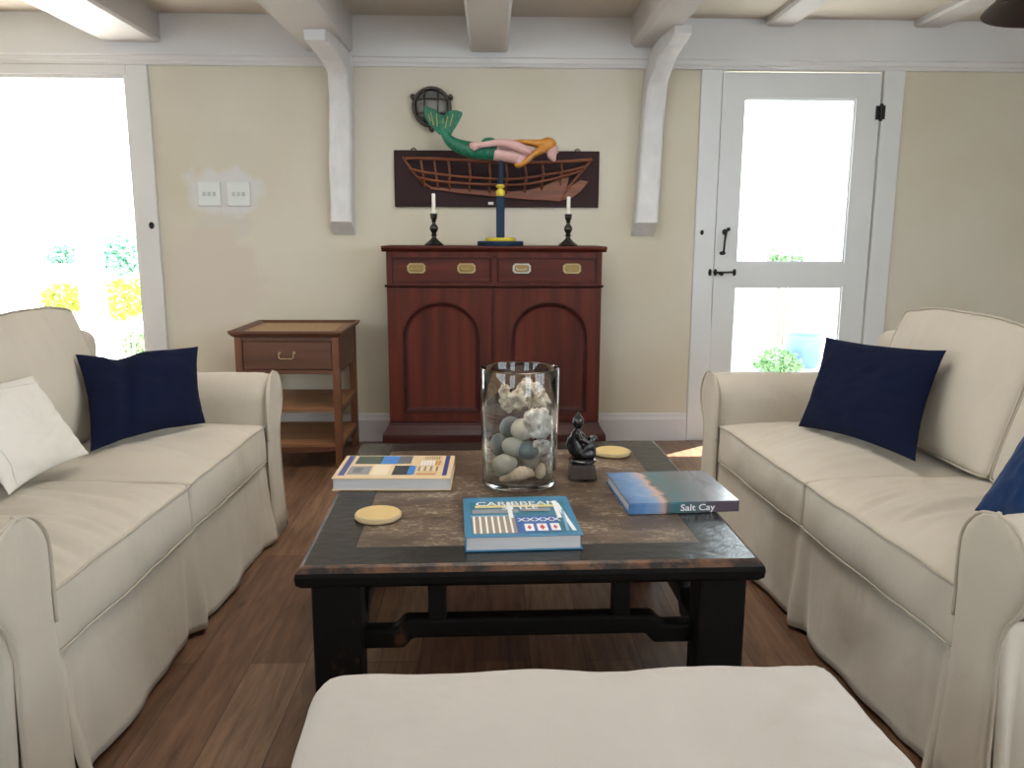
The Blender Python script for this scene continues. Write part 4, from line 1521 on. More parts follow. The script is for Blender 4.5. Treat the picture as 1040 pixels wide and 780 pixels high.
# two bamboo coasters
cs = empty('coaster', (-0.287, 1.953, z_t), 0, label='round bamboo coaster in front of the cream book', cat='coaster', group='bamboo coasters')
for k, z0_ in enumerate((0.0,)):
    bm = bmesh.new()
    add_lathe(bm, [(0, 0), (0.054, 0), (0.058, 0.004), (0.058, 0.010), (0.055, 0.0138), (0.052, 0.014)], n=40, cap=False)
    obj('rim', bm, 'bamboo_edge', cs, 40)
    bm = bmesh.new()
    add_lathe(bm, [(0.052, 0.014), (0, 0.0142)], n=40, cap=False)
    obj('face', bm, 'bamboo', cs, 40)
c2 = copy_tree(cs)
c2.location = (0.388, 2.545, z_t)
c2['label'] = 'round bamboo coaster beside the black figurine'

# glass cylinder vase
VX, VY, VR, VH = 0.077, 2.250, 0.110, 0.335
va = empty('glass_vase', (VX, VY, z_t), label='tall clear glass cylinder holding stones, coral and shells', cat='vase')
bm = bmesh.new()
add_lathe(bm, [(0, 0.0), (VR * .96 - 0.006, 0.0), (VR * .96, 0.006), (VR, VH * .6), (VR + .001, VH - 0.004), (VR - 0.001, VH), (VR - 0.004, VH), (VR - 0.0055, VH - 0.004), (VR - 0.0055, VH * .6), (VR * .96 - 0.0055, 0.020), (VR * .96 - 0.012, 0.013), (0, 0.012)], n=72, cap=False)
obj('cylinder', bm, 'glass', va, 50)
# contents


def pebble(x, y, z, r, sc, m, label, seed):
    bm = bmesh.new()
    bmesh.ops.create_icosphere(bm, subdivisions=4, radius=1)
    for v in bm.verts:
        n = noise.noise(v.co * 1.1 + Vector((seed, seed, 0))) * 0.12
        v.co = Vector((v.co.x * sc[0], v.co.y * sc[1], v.co.z * sc[2])) * r * (1 + n)
    o = obj('pebble', bm, m, None, 180, loc=(VX + x * .82, VY + y * .80, z_t + z))
    return tag(o, label, 'stone', 'stones and shells in the glass vase')


pebble(-0.052, -0.062, 0.066, 0.031, (1.1, 1, .95), 'stone_g', 'smooth pale grey-green stone low in the vase, nearest the cream book', 1)
pebble(-0.064, -0.016, 0.045, 0.026, (.8, .9, 1.0), 'stone', 'beige stone at the bottom of the vase, under the pale grey-green one', 2.2)
pebble(-0.020, -0.038, 0.112, 0.031, (1.1, .9, .9), 'stone_g', 'olive-grey stone in the middle of the vase beside the blue-grey one', 3.1)
pebble(0.028, -0.056, 0.106, 0.029, (1.05, .8, .9), 'stone_b', 'dark blue-grey stone in the middle of the vase', 4.4)
pebble(0.010, -0.030, 0.160, 0.032, (1.05, 1, .95), 'stone', 'beige stone resting just under the coral', 5.3)
pebble(-0.066, 0.030, 0.105, 0.034, (.9, 1, 1), 'stone_b', 'dark stone at the back of the vase', 6.3)
pebble(-0.030, 0.045, 0.150, 0.034, (1, 1, .9), 'stone_b', 'dark stone behind the beige stones, under the coral tip', 7.7)
pebble(0.020, 0.030, 0.060, 0.042, (1, 1, .9), 'stone', 'large beige stone at the bottom centre of the vase behind the sandy shell', 8.2)


def rough(name, pts, m, label, cat, amp, freq, vox=0.004, ridges=0.0):
    bm = bmesh.new()
    for (x, y, z, r, sc) in pts:
        add_ball(bm, (x, y, z), r, 20, 14, scale=sc)
    bmesh.ops.transform(bm, matrix=Matrix.Translation((0, 0.014 if name == 'coral' else -0.002, 0.004 if name == 'coral' else -0.004)) @ Matrix.Diagonal((1.02, .84, 1.03, 1)), verts=bm.verts)
    o = obj(name, bm, m, None, 180, loc=(VX, VY, z_t))
    remesh(o, vox, 2)
    tx = bpy.data.textures.new(name + '_relief', 'CLOUDS')
    tx.noise_scale = freq
    tx.noise_depth = 3
    d = o.modifiers.new('relief', 'DISPLACE')
    d.texture = tx
    d.strength = amp
    d.mid_level = 0.5
    return tag(o, label, cat, 'stones and shells in the glass vase')


rough('coral', [(-0.046, -0.01, 0.235, 0.016, (.8, 1, 1.6)), (-0.030, -0.01, 0.212, 0.020, (1, 1, 1.2)), (-0.004, -0.01, 0.218, 0.026, (1.1, 1, .9)), (0.022, 0.0, 0.236, 0.028, (1, 1, .9)),
                (0.046, 0.0, 0.222, 0.030, (1, 1, 1)), (0.066, 0.0, 0.205, 0.026, (.9, 1, 1.3))], 'coral', 'knobbly cream lump of coral at the top of the vase filling', 'coral', 0.026, 0.014)
rough('conch_shell', [(0.038, -0.050, 0.186, 0.030, (1, .8, 1.15)), (0.060, -0.040, 0.170, 0.027, (1, .8, 1.3)), (0.042, -0.054, 0.158, 0.024, (1.2, .7, .8)), (0.064, -0.034, 0.198, 0.021, (1, 1, 1))],
      'shell_w', 'white ridged shell leaning under the coral against the glass', 'shell', 0.018, 0.011)
rough('oyster_shell', [(0.062, -0.052, 0.112, 0.022, (1, .7, 1.2)), (0.070, -0.040, 0.086, 0.020, (.8, .8, 1.2)), (0.048, -0.066, 0.128, 0.016, (1, .6, .8))], 'shell_w', 'rough white shell on the side nearest the figurine', 'shell', 0.018, 0.011)
# spindle shell lying at the bottom front
bm = bmesh.new()
c = catmull([(-0.056, -0.052, 0.024, 0.007), (-0.040, -0.058, 0.029, 0.011), (-0.018, -0.064, 0.038, 0.016), (0.004, -0.066, 0.046, 0.020), (0.020, -0.064, 0.047, 0.016), (0.030, -0.060, 0.042, 0.012), (0.038, -0.056, 0.036, 0.006)], 7)
add_tube(bm, [q[:3] for q in c], [q[3] * (1 + 0.08 * math.sin(i * 1.6)) for i, q in enumerate(c)], 16)
for a in range(4):
    add_tube(bm, [(0.006 + a * 0.008, -0.066, 0.058 - a * 0.003), (0.010 + a * 0.009, -0.070, 0.070 - a * 0.008)], [0.005, 0.0015], 6)
tag(remesh(obj('spindle_shell', bm, 'shell', None, 180, loc=(VX, VY, z_t)), 0.0028, 2), 'pointed sandy shell lying at the bottom front of the vase', 'shell', 'stones and shells in the glass vase')
bm = bmesh.new()
c = catmull([(0.050, -0.040, 0.026, 0.011), (0.056, -0.040, 0.038, 0.016), (0.060, -0.038, 0.052, 0.013), (0.062, -0.036, 0.066, 0.006)], 6)
add_tube(bm, [q[:3] for q in c], [q[3] * (1 + 0.10 * math.sin(i * 1.9)) for i, q in enumerate(c)], 16)
tag(remesh(obj('whelk_shell', bm, 'shell', None, 180, loc=(VX, VY, z_t)), 0.0028, 2), 'small upright yellowish shell at the bottom of the vase nearest the figurine', 'shell', 'stones and shells in the glass vase')

# black figurine on its block
fg = empty('figurine', (0.262, 2.290, z_t), label='small black carved seated figurine on a dark wooden block', cat='figurine')
bm = bmesh.new()
rings = []
for hw, z in ((0.040, 0), (0.041, 0.004), (0.036, 0.040), (0.034, 0.046)):
    rings.append([bm.verts.new((a * hw, b * hw * .8, z)) for a, b in ((-1, -1), (1, -1), (1, 1), (-1, 1))])
for p, q in zip(rings, rings[1:]):
    for j in range(4):
        k = (j + 1) % 4
        bm.faces.new((p[j], p[k], q[k], q[j]))
bm.faces.new(rings[0][::-1]); bm.faces.new(rings[-1])
bevel(obj('block', bm, 'walnut', fg), 0.003)
bm = bmesh.new()
add_lathe(bm, [(0, 0.046), (0.036, 0.046), (0.040, 0.050), (0.040, 0.056), (0.034, 0.061), (0, 0.061)], n=28)
obj('round_base', bm, 'ebony', fg, 40)
bm = bmesh.new()
S = lambda pts, rr: add_tube(bm, pts, rr, 12)
S([(0.000, 0, 0.070), (-0.012, 0, 0.090), (-0.022, 0, 0.112), (-0.020, 0, 0.132), (-0.012, 0, 0.148)], [0.024, 0.022, 0.017, 0.015, 0.008])
add_ball(bm, (0.010, -0.004, 0.074), 0.026, 14, 10, scale=(1.2, 1, .8))
add_ball(bm, (-0.014, 0, 0.168), 0.017, 14, 10, scale=(1, .9, 1.25))
S([(-0.014, 0, 0.180), (-0.013, 0, 0.198)], [0.011, 0.002])
for s in (-1, 1):
    S([(-0.014, s * 0.012, 0.134), (-0.002 + .004 * s, s * 0.024, 0.120), (0.018, s * 0.020, 0.108), (0.028, s * 0.010, 0.112)], [0.009, 0.008, 0.007, 0.006])   # arms
    S([(-0.004, s * 0.012, 0.076), (0.016, s * 0.018, 0.098), (0.026, s * 0.016, 0.102), (0.030, s * 0.014, 0.086), (0.030, s * 0.012, 0.066)], [0.014, 0.012, 0.010, 0.009, 0.008])
S([(-0.024, 0, 0.126), (-0.036, 0.004, 0.116), (-0.040, 0.002, 0.098), (-0.030, 0, 0.078), (-0.012, 0, 0.066)], [0.008, 0.009, 0.009, 0.010, 0.010])
add_ball(bm, (0.028, 0.0, 0.118), 0.013, 12, 8, scale=(1.2, 1.1, .8))
remesh(obj('carved_figure', bm, 'ebony', fg), 0.0028, 2)


# ================================================================== SOFAS
def sofa(name, org, rz, mx, label, seed):
    """Local frame: x = depth (0 front .. 0.88 back), y along, z up; MX = -1 mirrors the depth."""
    s = empty(name, org, rz, label=label, cat='sofa', group='slipcovered sofas')
    Lg, AW, D = 1.79, 0.17, 0.88
    mxm = Matrix.Diagonal((mx, 1, 1, 1))

    def put(nm, bm, m='linen', parent=None, sm=180, thick=0):
        bmesh.ops.transform(bm, matrix=mxm, verts=bm.verts)
        o = obj(nm, bm, m, parent or s, sm)
        if thick:
            md = o.modifiers.new('cloth', 'SOLIDIFY'); md.thickness = thick; md.offset = -1
        return o
    # --- seat base (deck) and back
    bm = soft_box((0.40, Lg / 2 - 0.03, 0.13), 0.02, (6, 10, 3))
    bmesh.ops.translate(bm, vec=(0.43, Lg / 2, 0.175), verts=bm.verts)
    put('seat_base', bm)
    hz = 0.385

    def bk(p):
        q = p.copy()
        t = (p.z + hz) / (2 * hz)
        q.x += 0.03 * t
        q.x += 0.02 * math.sin(PI * t)
        q.z += fold(p, 3, 3, 0.006, seed, False)
        return q
    bm = soft_box((0.105, Lg / 2 - 0.01, hz), 0.06, (4, 16, 10), bk)
    bmesh.ops.translate(bm, vec=(0.735, Lg / 2, 0.425), verts=bm.verts)
    put('back', bm)

    # --- arms: rolled section
    def arm_prof():
        """(u, z): u = distance outwards from the inner face; starts inner bottom, over the roll, to outer bottom."""
        P = [(0.0, 0.06), (0.0, 0.20), (0.0, 0.34), (0.0, 0.46), (0.0, 0.53)]
        cx, cz, r = 0.098, 0.548, 0.100
        for k in range(0, 15):
            a = PI - (PI + R(62)) * k / 14
            P.append((cx + r * math.cos(a) * (1.0 if a < PI / 2 else 0.98), cz + r * math.sin(a)))
        P += [(0.130, 0.452), (0.112, 0.42), (0.108, 0.30), (0.112, 0.15), (0.116, 0.06)]
        return P
    prof = arm_prof()
    for side in (0, 1):
        yi = AW if side == 0 else Lg - AW
        so = -1 if side == 0 else 1
        bm = bmesh.new()
        nx = 26
        rings = []
        for i in range(nx + 1):
            t = i / nx
            x = -0.004 + 0.846 * t
            ease = 0.0
            if i == 0: ease = 0.010
            if i == 1: ease = 0.002
            ring = []
            for j, (u, z) in enumerate(prof):
                cu, cz = 0.09, 0.50
                uu, zz = u, z
                if z > 0.44:
                    dv = Vector((u - cu, z - cz))
                    dv.normalize()
                    uu -= dv.x * ease; zz -= dv.y * ease
                w = fold((x, u * 4 + z * 4 + side * 3), 9, 3.0, 0.0045, seed + side, False) * min(1, i / 3)
                w += 0.004 * math.exp(-((x - 0.05) / 0.02) ** 2) * noise.noise(Vector((z * 26, seed, u * 20)))
                zz += w if z > 0.5 else 0
                uu += w * (1 if u > 0.05 else -1)
                zz -= 0.010 * t
                ring.append(bm.verts.new((x if i else x, yi + so * uu, zz)))
            rings.append(ring)
        for a, b in zip(rings, rings[1:]):
            for j in range(len(prof) - 1):
                bm.faces.new((a[j], a[j + 1], b[j + 1], b[j]))
            bm.faces.new((a[-1], a[0], b[0], b[-1]))
        bm.faces.new(rings[0]); bm.faces.new(rings[-1])
        ao = put('arm', bm, sm=50)
        # front panel, down to the floor, with piping round it
        pan = [(-0.004, 0.53), (0.0, 0.56)]
        cx, cz, r = 0.098, 0.548, 0.103
        for k in range(1, 15):
            a = PI - (PI + R(60)) * k / 14
            pan.append((cx + r * math.cos(a), cz + r * math.sin(a)))
        pan += [(0.150, 0.44), (0.126, 0.40), (0.124, 0.30), (0.140, 0.18), (0.164, 0.012)]
        inner = [(-0.003, 0.48), (-0.002, 0.40), (-0.003, 0.30), (-0.008, 0.18), (-0.014, 0.012)]
        outline = pan + inner[::-1]
        rows = [0.012, 0.10, 0.18, 0.26, 0.34, 0.40, 0.45, 0.49, 0.53, 0.57, 0.60, 0.625, 0.642, 0.651]
        bm = bmesh.new()
        grid = []

        def span(z):
            if z < 0.47:
                us = inner[::-1]
                lo = None
                pts = sorted(inner, key=lambda q: q[1])
                for a, b in zip(pts, pts[1:]):
                    if a[1] <= z <= b[1]:
                        lo = a[0] + (b[0] - a[0]) * (z - a[1]) / (b[1] - a[1])
                if lo is None: lo = -0.003
                pts = sorted([(0.168, 0.012), (0.150, 0.18), (0.144, 0.30), (0.141, 0.38), (0.144, 0.43), (0.166, 0.47)], key=lambda q: q[1])
                hi = 0.15
                for a, b in zip(pts, pts[1:]):
                    if a[1] <= z <= b[1]:
                        hi = a[0] + (b[0] - a[0]) * (z - a[1]) / (b[1] - a[1])
                return lo, hi
            h = math.sqrt(max(0.0, r * r - (z - cz) ** 2))
            lo = cx - h if z > cz else -0.004
            return lo, cx + h
        for z in rows:
            lo, hi = span(z)
            row = []
            for k in range(11):
                t = k / 10
                u = lo + (hi - lo) * t
                x = -0.020 - 0.008 * max(0, (0.30 - z) / 0.30) + 0.003 * noise.noise(Vector((u * 14, z * 9, seed + side * 4)))
                x += 0.006 * noise.noise(Vector((u * 5, z * 5, seed + 2 + side)))
                if t in (0.0, 1.0): x += 0.008
                row.append(bm.verts.new((x, yi + so * u, z)))
            grid.append(row)
        for a, b in zip(grid, grid[1:]):
            for k in range(10):
                bm.faces.new((a[k], a[k + 1], b[k + 1], b[k]))
        pn = put('front_panel', bm, parent=ao, thick=0.006)
        bm = bmesh.new()
        path = []
        for z in rows[5:]:
            path.append((-0.014, yi + so * span(z)[0], z))
        path.append((-0.014, yi + so * 0.098, 0.654))
        for z in rows[::-1][:-1] + [0.012]:
            if z <= 0.08 and z != 0.012: continue
            path.append((-0.014 - 0.008 * max(0, (0.30 - z) / 0.30), yi + so * span(z)[1], z))
        path = catmull(path, 3)
        add_tube(bm, path, 0.0045, 8)
        put('piping', bm, 'piping', pn)
    # --- skirt: sides, back and the front between the arms
    def skirt(path, ztop, folds, nm, flare=0.022, hem=0.008):
        bm = bmesh.new()
        rows = 14
        n = len(path)
        L = [0.0]
        for a, b in zip(path, path[1:]):
            L.append(L[-1] + math.hypot(b[0] - a[0], b[1] - a[1]))
        tot = L[-1]
        # resample
        m = int(tot / 0.014)
        pts, nr = [], []
        for i in range(m + 1):
            d = tot * i / m
            k = max(0, min(n - 2, next((q for q in range(n - 1) if L[q + 1] >= d - 1e-9), n - 2)))
            t = (d - L[k]) / max(1e-9, L[k + 1] - L[k])
            a, b = path[k], path[k + 1]
            pts.append((a[0] + (b[0] - a[0]) * t, a[1] + (b[1] - a[1]) * t))
        for i in range(m + 1):
            a, b = pts[max(0, i - 1)], pts[min(m, i + 1)]
            tx, ty = b[0] - a[0], b[1] - a[1]
            l = math.hypot(tx, ty)
            nr.append((ty / l, -tx / l))
        grid = []
        for rI in range(rows + 1):
            f = rI / rows          # 0 top .. 1 hem
            row = []
            for i in range(m + 1):
                d = tot * i / m
                off = 0.004 + flare * f ** 1.3
                off += 0.020 * f * noise.noise(Vector((d * 3.1, seed, 0.5)))
                off += 0.009 * f * noise.noise(Vector((d * 8 + f * 0.8, seed + 3, f * 2)))
                for (pc, wd, am) in folds:
                    off += am * (0.15 + f) * math.exp(-((d - pc) / (wd * (0.35 + f))) ** 2)
                z = ztop - (ztop - 0.012) * f + (hem * noise.noise(Vector((d * 3.3, seed + 7, 0))) + hem * .3) * f * f
                z = max(z, 0.004)
                row.append(bm.verts.new((pts[i][0] + nr[i][0] * off, pts[i][1] + nr[i][1] * off, z)))
            grid.append(row)
        for a, b in zip(grid, grid[1:]):
            for i in range(m):
                bm.faces.new((a[i], a[i + 1], b[i + 1], b[i]))
        return put(nm, bm, thick=0.004)

    def pleats(c, n=4, gap=0.022, am=0.020):
        return [(c + (k - (n - 1) / 2) * gap, 0.009, am * (1 if k % 2 == 0 else -0.9)) for k in range(n)]
    # front: runs from the far inner edge to the near inner edge so that its normal points forward (-x)
    fp = [(0.008, Lg - AW + 0.002), (0.008, AW - 0.002)]
    Lf = Lg - 2 * AW
    skirt(fp, 0.325, [(0.012, 0.028, 0.014), (Lf - 0.020, 0.030, 0.034), (Lf - 0.055, 0.018, -0.016), (0.10, 0.02, -0.008), (Lf * .5, 0.028, 0.022), (Lf * .5 + 0.05, 0.022, -0.016), (Lf * .5 - .05, 0.03, -0.010), (Lf - 0.10, 0.03, -0.008), (Lf * .28, .05, .008), (Lf * .78, .05, .007)], 'skirt', flare=0.014)
    # near side, back, far side as one wrap
    wrap = [(-0.014, 0.030), (0.03, 0.030), (D - 0.03, 0.026), (D - 0.008, 0.03), (D, 0.05), (D, Lg - 0.05), (D - 0.008, Lg - 0.03), (D - 0.03, Lg - 0.026), (0.03, Lg - 0.030), (-0.014, Lg - 0.030)]
    wrap = [(x, y) for x, y in wrap][::-1]
    tot = 2 * (D - 0.006) + Lg
    wr = skirt([(x, y) for x, y in wrap][::-1], 0.455, pleats(0.055, 5, 0.020, 0.018) + pleats(tot - 0.09, 5, 0.020, 0.018), 'side_skirt', flare=0.03)
    # --- seat cushions
    hw = Lf / 4 - 0.002
    for k in (0, 1):
        cy = AW + Lf / 4 + k * Lf / 2
        hx, hh = 0.315, 0.072

        def cf(p, k=k, hx=hx, hh=hh):
            q = p.copy()
            u, v = p.x / hx, p.y / hw
            dome = max(0, (1 - abs(u) ** 2.6)) * max(0, (1 - abs(v) ** 2.6))
            if p.z > 0:
                q.z += 0.037 * dome - 0.006 * (abs(u) ** 6 * abs(v) ** 3)
                wob = dome ** 0.5
                # gathers that run back from the front edge, and softer cross sag
                gat = (0.017 if k == 0 else 0.008) * (0.35 + 0.65 * max(0.0, min(1.0, 0.6 - u)))
                q.z += wob * (fold((p.x + 0.35 * p.y, p.y + 0.9 * p.x * p.x), 2.0, 21, gat, seed + k * 3) + fold(p, 4, 8, 0.010, seed + 5 + k, False))
            # front face softly bellied, edges sag
            if u < 0:
                q.x += -0.012 * (1 - v * v) * (1 - (p.z / hh) ** 2 * 0.6) * min(1, -u * 1.2)
                q.x += 0.004 * noise.noise(Vector((p.y * 12, p.z * 16, seed + k))) * (-u)
            q.z += 0.006 * noise.noise(Vector((p.y * 5, p.x * 3, seed + 9 + k)))
            return q
        bm = soft_box((hx, hw, hh), 0.012, (44, 84, 6), cf)
        off = Vector((hx - 0.004, cy, 0.322 + hh))
        bmesh.ops.translate(bm, vec=off, verts=bm.verts)
        cu = put('seat_cushion', bm)
        for zz in (hh - 0.003, -hh + 0.003):
            loop = []
            e = 0.001
            N = 26
            for (a, b) in (((-1, -1), (-1, 1)), ((-1, 1), (1, 1)), ((1, 1), (1, -1)), ((1, -1), (-1, -1))):
                for i in range(N):
                    t = i / N
                    u, v = a[0] + (b[0] - a[0]) * t, a[1] + (b[1] - a[1]) * t
                    # round the corners
                    rr = 0.018
                    x, y = u * (hx + e), v * (hw - 0.001)
                    loop.append(cf(Vector((x, y, zz))) + off)
            bm = bmesh.new()
            add_tube(bm, loop, 0.0038 if zz > 0 else 0.0028, 6, closed=True)
            put('piping', bm, 'piping', cu)
    # --- back cushions
    for k in (0, 1):
        cy, hw = ((0.468, 0.290), (1.112, 0.350))[k]
        hx, hz_ = 0.078, 0.222
        rot = Matrix.Rotation(R(16.5), 4, 'Y')

        def bf(p, k=k, hx=hx, hz_=hz_, hw=hw):
            q = p.copy()
            u, v = p.y / hw, p.z / hz_
            dome = max(0, 1 - abs(u) ** 2.5) * max(0, 1 - abs(v) ** 2.5)
            if p.x < 0:
                q.x -= 0.045 * dome
                q.x += dome ** 0.4 * (fold((p.y + 0.5 * p.z, p.z - 0.4 * p.y), 6, 6, 0.010, seed + 20 + k, False) + fold((p.y * 0.6 + p.z, p.y), 3, 15, 0.004 * max(0, v + 0.2), seed + 24 + k))
            else:
                q.x += 0.012 * dome
            # top corners pulled in a little and drooping
            q.z += 0.012 * (1 - u * u) * (1 if v > 0 else 0) * v - 0.010 * (abs(u) ** 4) * max(0, v)
            q.y *= 1 - 0.05 * max(0, v) ** 2
            q.z += 0.006 * noise.noise(Vector((p.y * 7, p.x * 6, seed + 30 + k)))
            return q
        bm = soft_box((hx, hw - 0.002, hz_), 0.022, (6, 60, 40), bf)
        off = Matrix.Translation((0.600, cy, 0.690)) @ rot
        bmesh.ops.transform(bm, matrix=off, verts=bm.verts)
        cu = put('back_cushion', bm)
        for xx in (-hx + 0.006, hx - 0.006):
            loop = []
            for (a, b) in (((-1, -1), (1, -1)), ((1, -1), (1, 1)), ((1, 1), (-1, 1)), ((-1, 1), (-1, -1))):
                for i in range(22):
                    t = i / 22
                    u, v = a[0] + (b[0] - a[0]) * t, a[1] + (b[1] - a[1]) * t
                    if abs(u) > 0.95 and abs(v) > 0.95:
                        u, v = u * 0.985, v * 0.985
                    loop.append(off @ bf(Vector((xx, u * (hw - 0.003), v * (hz_ - 0.001)))))
            bm = bmesh.new()
            add_tube(bm, loop, 0.0038, 6, closed=True)
            put('piping', bm, 'piping', cu)
    return s


sofa('sofa', (-0.898, 1.375, 0), R(-1.4), -1, 'cream slipcovered two-seat sofa beside the open doorway, white pillow on it', 1.7)
sofa('sofa', (0.978, 1.375, 0), R(3.9), 1, 'cream slipcovered two-seat sofa beside the glazed door, two blue pillows on it', 6.4)


# ------------------------------------------------------------------ throw pillows
def pillow(c00, c10, c11, c01, th, m, label, seed, seam=False, cat='pillow', crease=None):
    """Knife-edge pillow through four corners (bottom-left, bottom-right, top-right, top-left)."""
    P = [Vector(c) for c in (c00, c10, c11, c01)]
    org = sum(P, Vector()) / 4
    nrm = ((P[1] - P[0]).cross(P[3] - P[0])).normalized()
    n = 40

    def surf(a, b, side):
        u, v = 2 * a - 1, 2 * b - 1
        # edges bow inwards a little
        a2 = a + 0.045 * (1 - v * v) * (-u) * abs(u)
        b2 = b + 0.045 * (1 - u * u) * (-v) * abs(v)
        p = P[0] * (1 - a2) * (1 - b2) + P[1] * a2 * (1 - b2) + P[2] * a2 * b2 + P[3] * (1 - a2) * b2
        h = (max(0, 1 - u * u) ** 0.55) * (max(0, 1 - v * v) ** 0.55)
        w = 0.009 * noise.noise(Vector((u * 2.3 + v, v * 2.3, seed))) + 0.006 * (abs(noise.noise(Vector((u * 3 + seed, v * 5 - u * 2, seed + 4)))) * -2 + 0.5)
        w += 0.012 * noise.noise(Vector((u * 1.2, v * 1.2, seed + 11)))
        if crease is not None:
            g = math.exp(-((u - crease - 0.10 * v) / 0.10) ** 2)
            w += -0.020 * g + 0.012 * math.exp(-((u - crease + 0.22) / 0.12) ** 2)
            p = p - (P[3] - P[0]) * 0.07 * math.exp(-((u - crease) / 0.30) ** 2) * max(0, v)
        return p - org + nrm * side * (th * h + w * h ** 0.6) + nrm * 0.006 * math.sin(3 * u + seed) * (1 - h)
    bm = bmesh.new()
    G = {}
    for s in (1, -1):
        for i in range(n + 1):
            for j in range(n + 1):
                edge = i in (0, n) or j in (0, n)
                key = (i, j, 0 if edge else s)
                if key not in G:
                    # denser near the rim
                    a = 0.5 - 0.5 * math.cos(PI * i / n) * (0.55 + 0.45 * abs(math.cos(PI * i / n)))
                    b = 0.5 - 0.5 * math.cos(PI * j / n) * (0.55 + 0.45 * abs(math.cos(PI * j / n)))
                    G[key] = bm.verts.new(surf(a, b, s))
        g = lambda i, j: G[(i, j, 0 if (i in (0, n) or j in (0, n)) else s)]
        for i in range(n):
            for j in range(n):
                bm.faces.new((g(i, j), g(i + 1, j), g(i + 1, j + 1), g(i, j + 1)))
    if seam:
        e = empty('pillow', org, 0, label=label, cat=cat)
        cov = obj('cushion_cover', bm, m, e, 180)
        bm = bmesh.new()
        add_tube(bm, [surf(0.10, 0.02 + 0.96 * k / 30, seam) + nrm * seam * 0.001 for k in range(31)], 0.0022, 6)
        add_tube(bm, [surf(0.02 + 0.96 * k / 30, 0.90, seam) + nrm * seam * 0.001 for k in range(31)], 0.0022, 6)
        obj('seam', bm, m, cov, 180)
        return e
    return tag(obj('pillow', bm, m, None, 180, loc=org), label, cat)


# left sofa: navy, in the far corner; white, lying against the near back cushion
pillow((-1.225, 2.43, 0.517), (-1.005, 2.81, 0.519), (-1.055, 2.925, 0.775), (-1.36, 2.66, 0.785), 0.058, 'navy', 'navy blue pillow leaning in the corner beside the open doorway', 2.0, crease=-0.42)
pillow((-1.215, 1.98, 0.522), (-1.205, 2.37, 0.522), (-1.325, 2.33, 0.765), (-1.39, 1.98, 0.800), 0.050, 'white_cloth', 'off-white pillow on the sofa beside the open doorway', 5.0, seam=1)
# right sofa
pillow((1.065, 2.745, 0.517), (1.245, 2.29, 0.517), (1.385, 2.43, 0.830), (1.180, 2.84, 0.820), 0.050, 'navy', 'navy blue pillow leaning in the corner beside the glazed door', 8.0)
pillow((1.15, 1.82, 0.525), (1.17, 1.61, 0.525), (1.385, 1.61, 0.80), (1.385, 1.90, 0.85), 0.045, 'navy_lit', 'navy pillow coloured lighter as if lit, half hidden behind the near arm', 11.0)

# ================================================================== OTTOMAN
ot = empty('ottoman', (0.160, 0.985, 0), R(2.6), label='cream slipcovered ottoman in front of the coffee table', cat='ottoman')


def of(p):
    q = p.copy()
    u, v = p.x / 0.448, p.y / 0.31
    dome = max(0, 1 - abs(u) ** 3) * max(0, 1 - abs(v) ** 3)
    if p.z > 0:
        q.z += 0.014 * dome
        q.z += fold((p.x, p.y), 5, 4, 0.014, 3.3, False)
        q.z += dome ** 0.5 * fold((p.x + p.y, p.y * 0.8 - p.x), 3, 13, 0.007 * (0.35 + max(0, u)), 5.1)
        q.z += 0.004 * 1.3 * math.exp(-((u - 0.86) / 0.16) ** 2) * math.sin(p.y * 60 + p.x * 22 + 4 * noise.noise(Vector((p.y * 5, 0, 0)))) * min(1, dome * 3)
    # rounded plan corners
    r = 0.105 if p.x < 0 else 0.085
    dx, dy = abs(p.x) - (0.448 - r), abs(p.y) - (0.31 - r)
    if dx > 0 and dy > 0:
        l = math.hypot(dx, dy)
        if l > r * 0.5:
            k = min(1.0, r / l) if l > r else 1.0
            q.x = math.copysign((0.448 - r) + dx * k, p.x)
            q.y = math.copysign((0.31 - r) + dy * k, p.y)
    q.x += 0.004 * noise.noise(Vector((p.y * 8, p.z * 6, 4.0)))
    q.y += 0.004 * noise.noise(Vector((p.x * 8, p.z * 6, 9.0)))
    return q


bm = soft_box((0.448, 0.31, 0.075), 0.030, (80, 60, 5), of)
bmesh.ops.translate(bm, vec=(0, 0, 0.362), verts=bm.verts)
obj('cushion', bm, 'ottoman', ot, 180)
bm = bmesh.new()
N = 150
grid = []
for r_ in range(12):
    f = r_ / 11
    row = []
    for i in range(N):
        a = 2 * PI * i / N
        ca, sa = math.cos(a), math.sin(a)
        ex = 0.22
        x = math.copysign(abs(ca) ** ex, ca) * 0.428
        y = math.copysign(abs(sa) ** ex, sa) * 0.303
        s = 1 + 0.030 * f + 0.018 * f * noise.noise(Vector((x * 9, y * 9, 2)))
        row.append(bm.verts.new((x * s, y * s, 0.325 - 0.315 * f)))
    grid.append(row)
for a, b in zip(grid, grid[1:]):
    for i in range(N):
        j = (i + 1) % N
        bm.faces.new((a[i], a[j], b[j], b[i]))
bm.faces.new(grid[0])
o = obj('skirt', bm, 'ottoman', ot, 180)

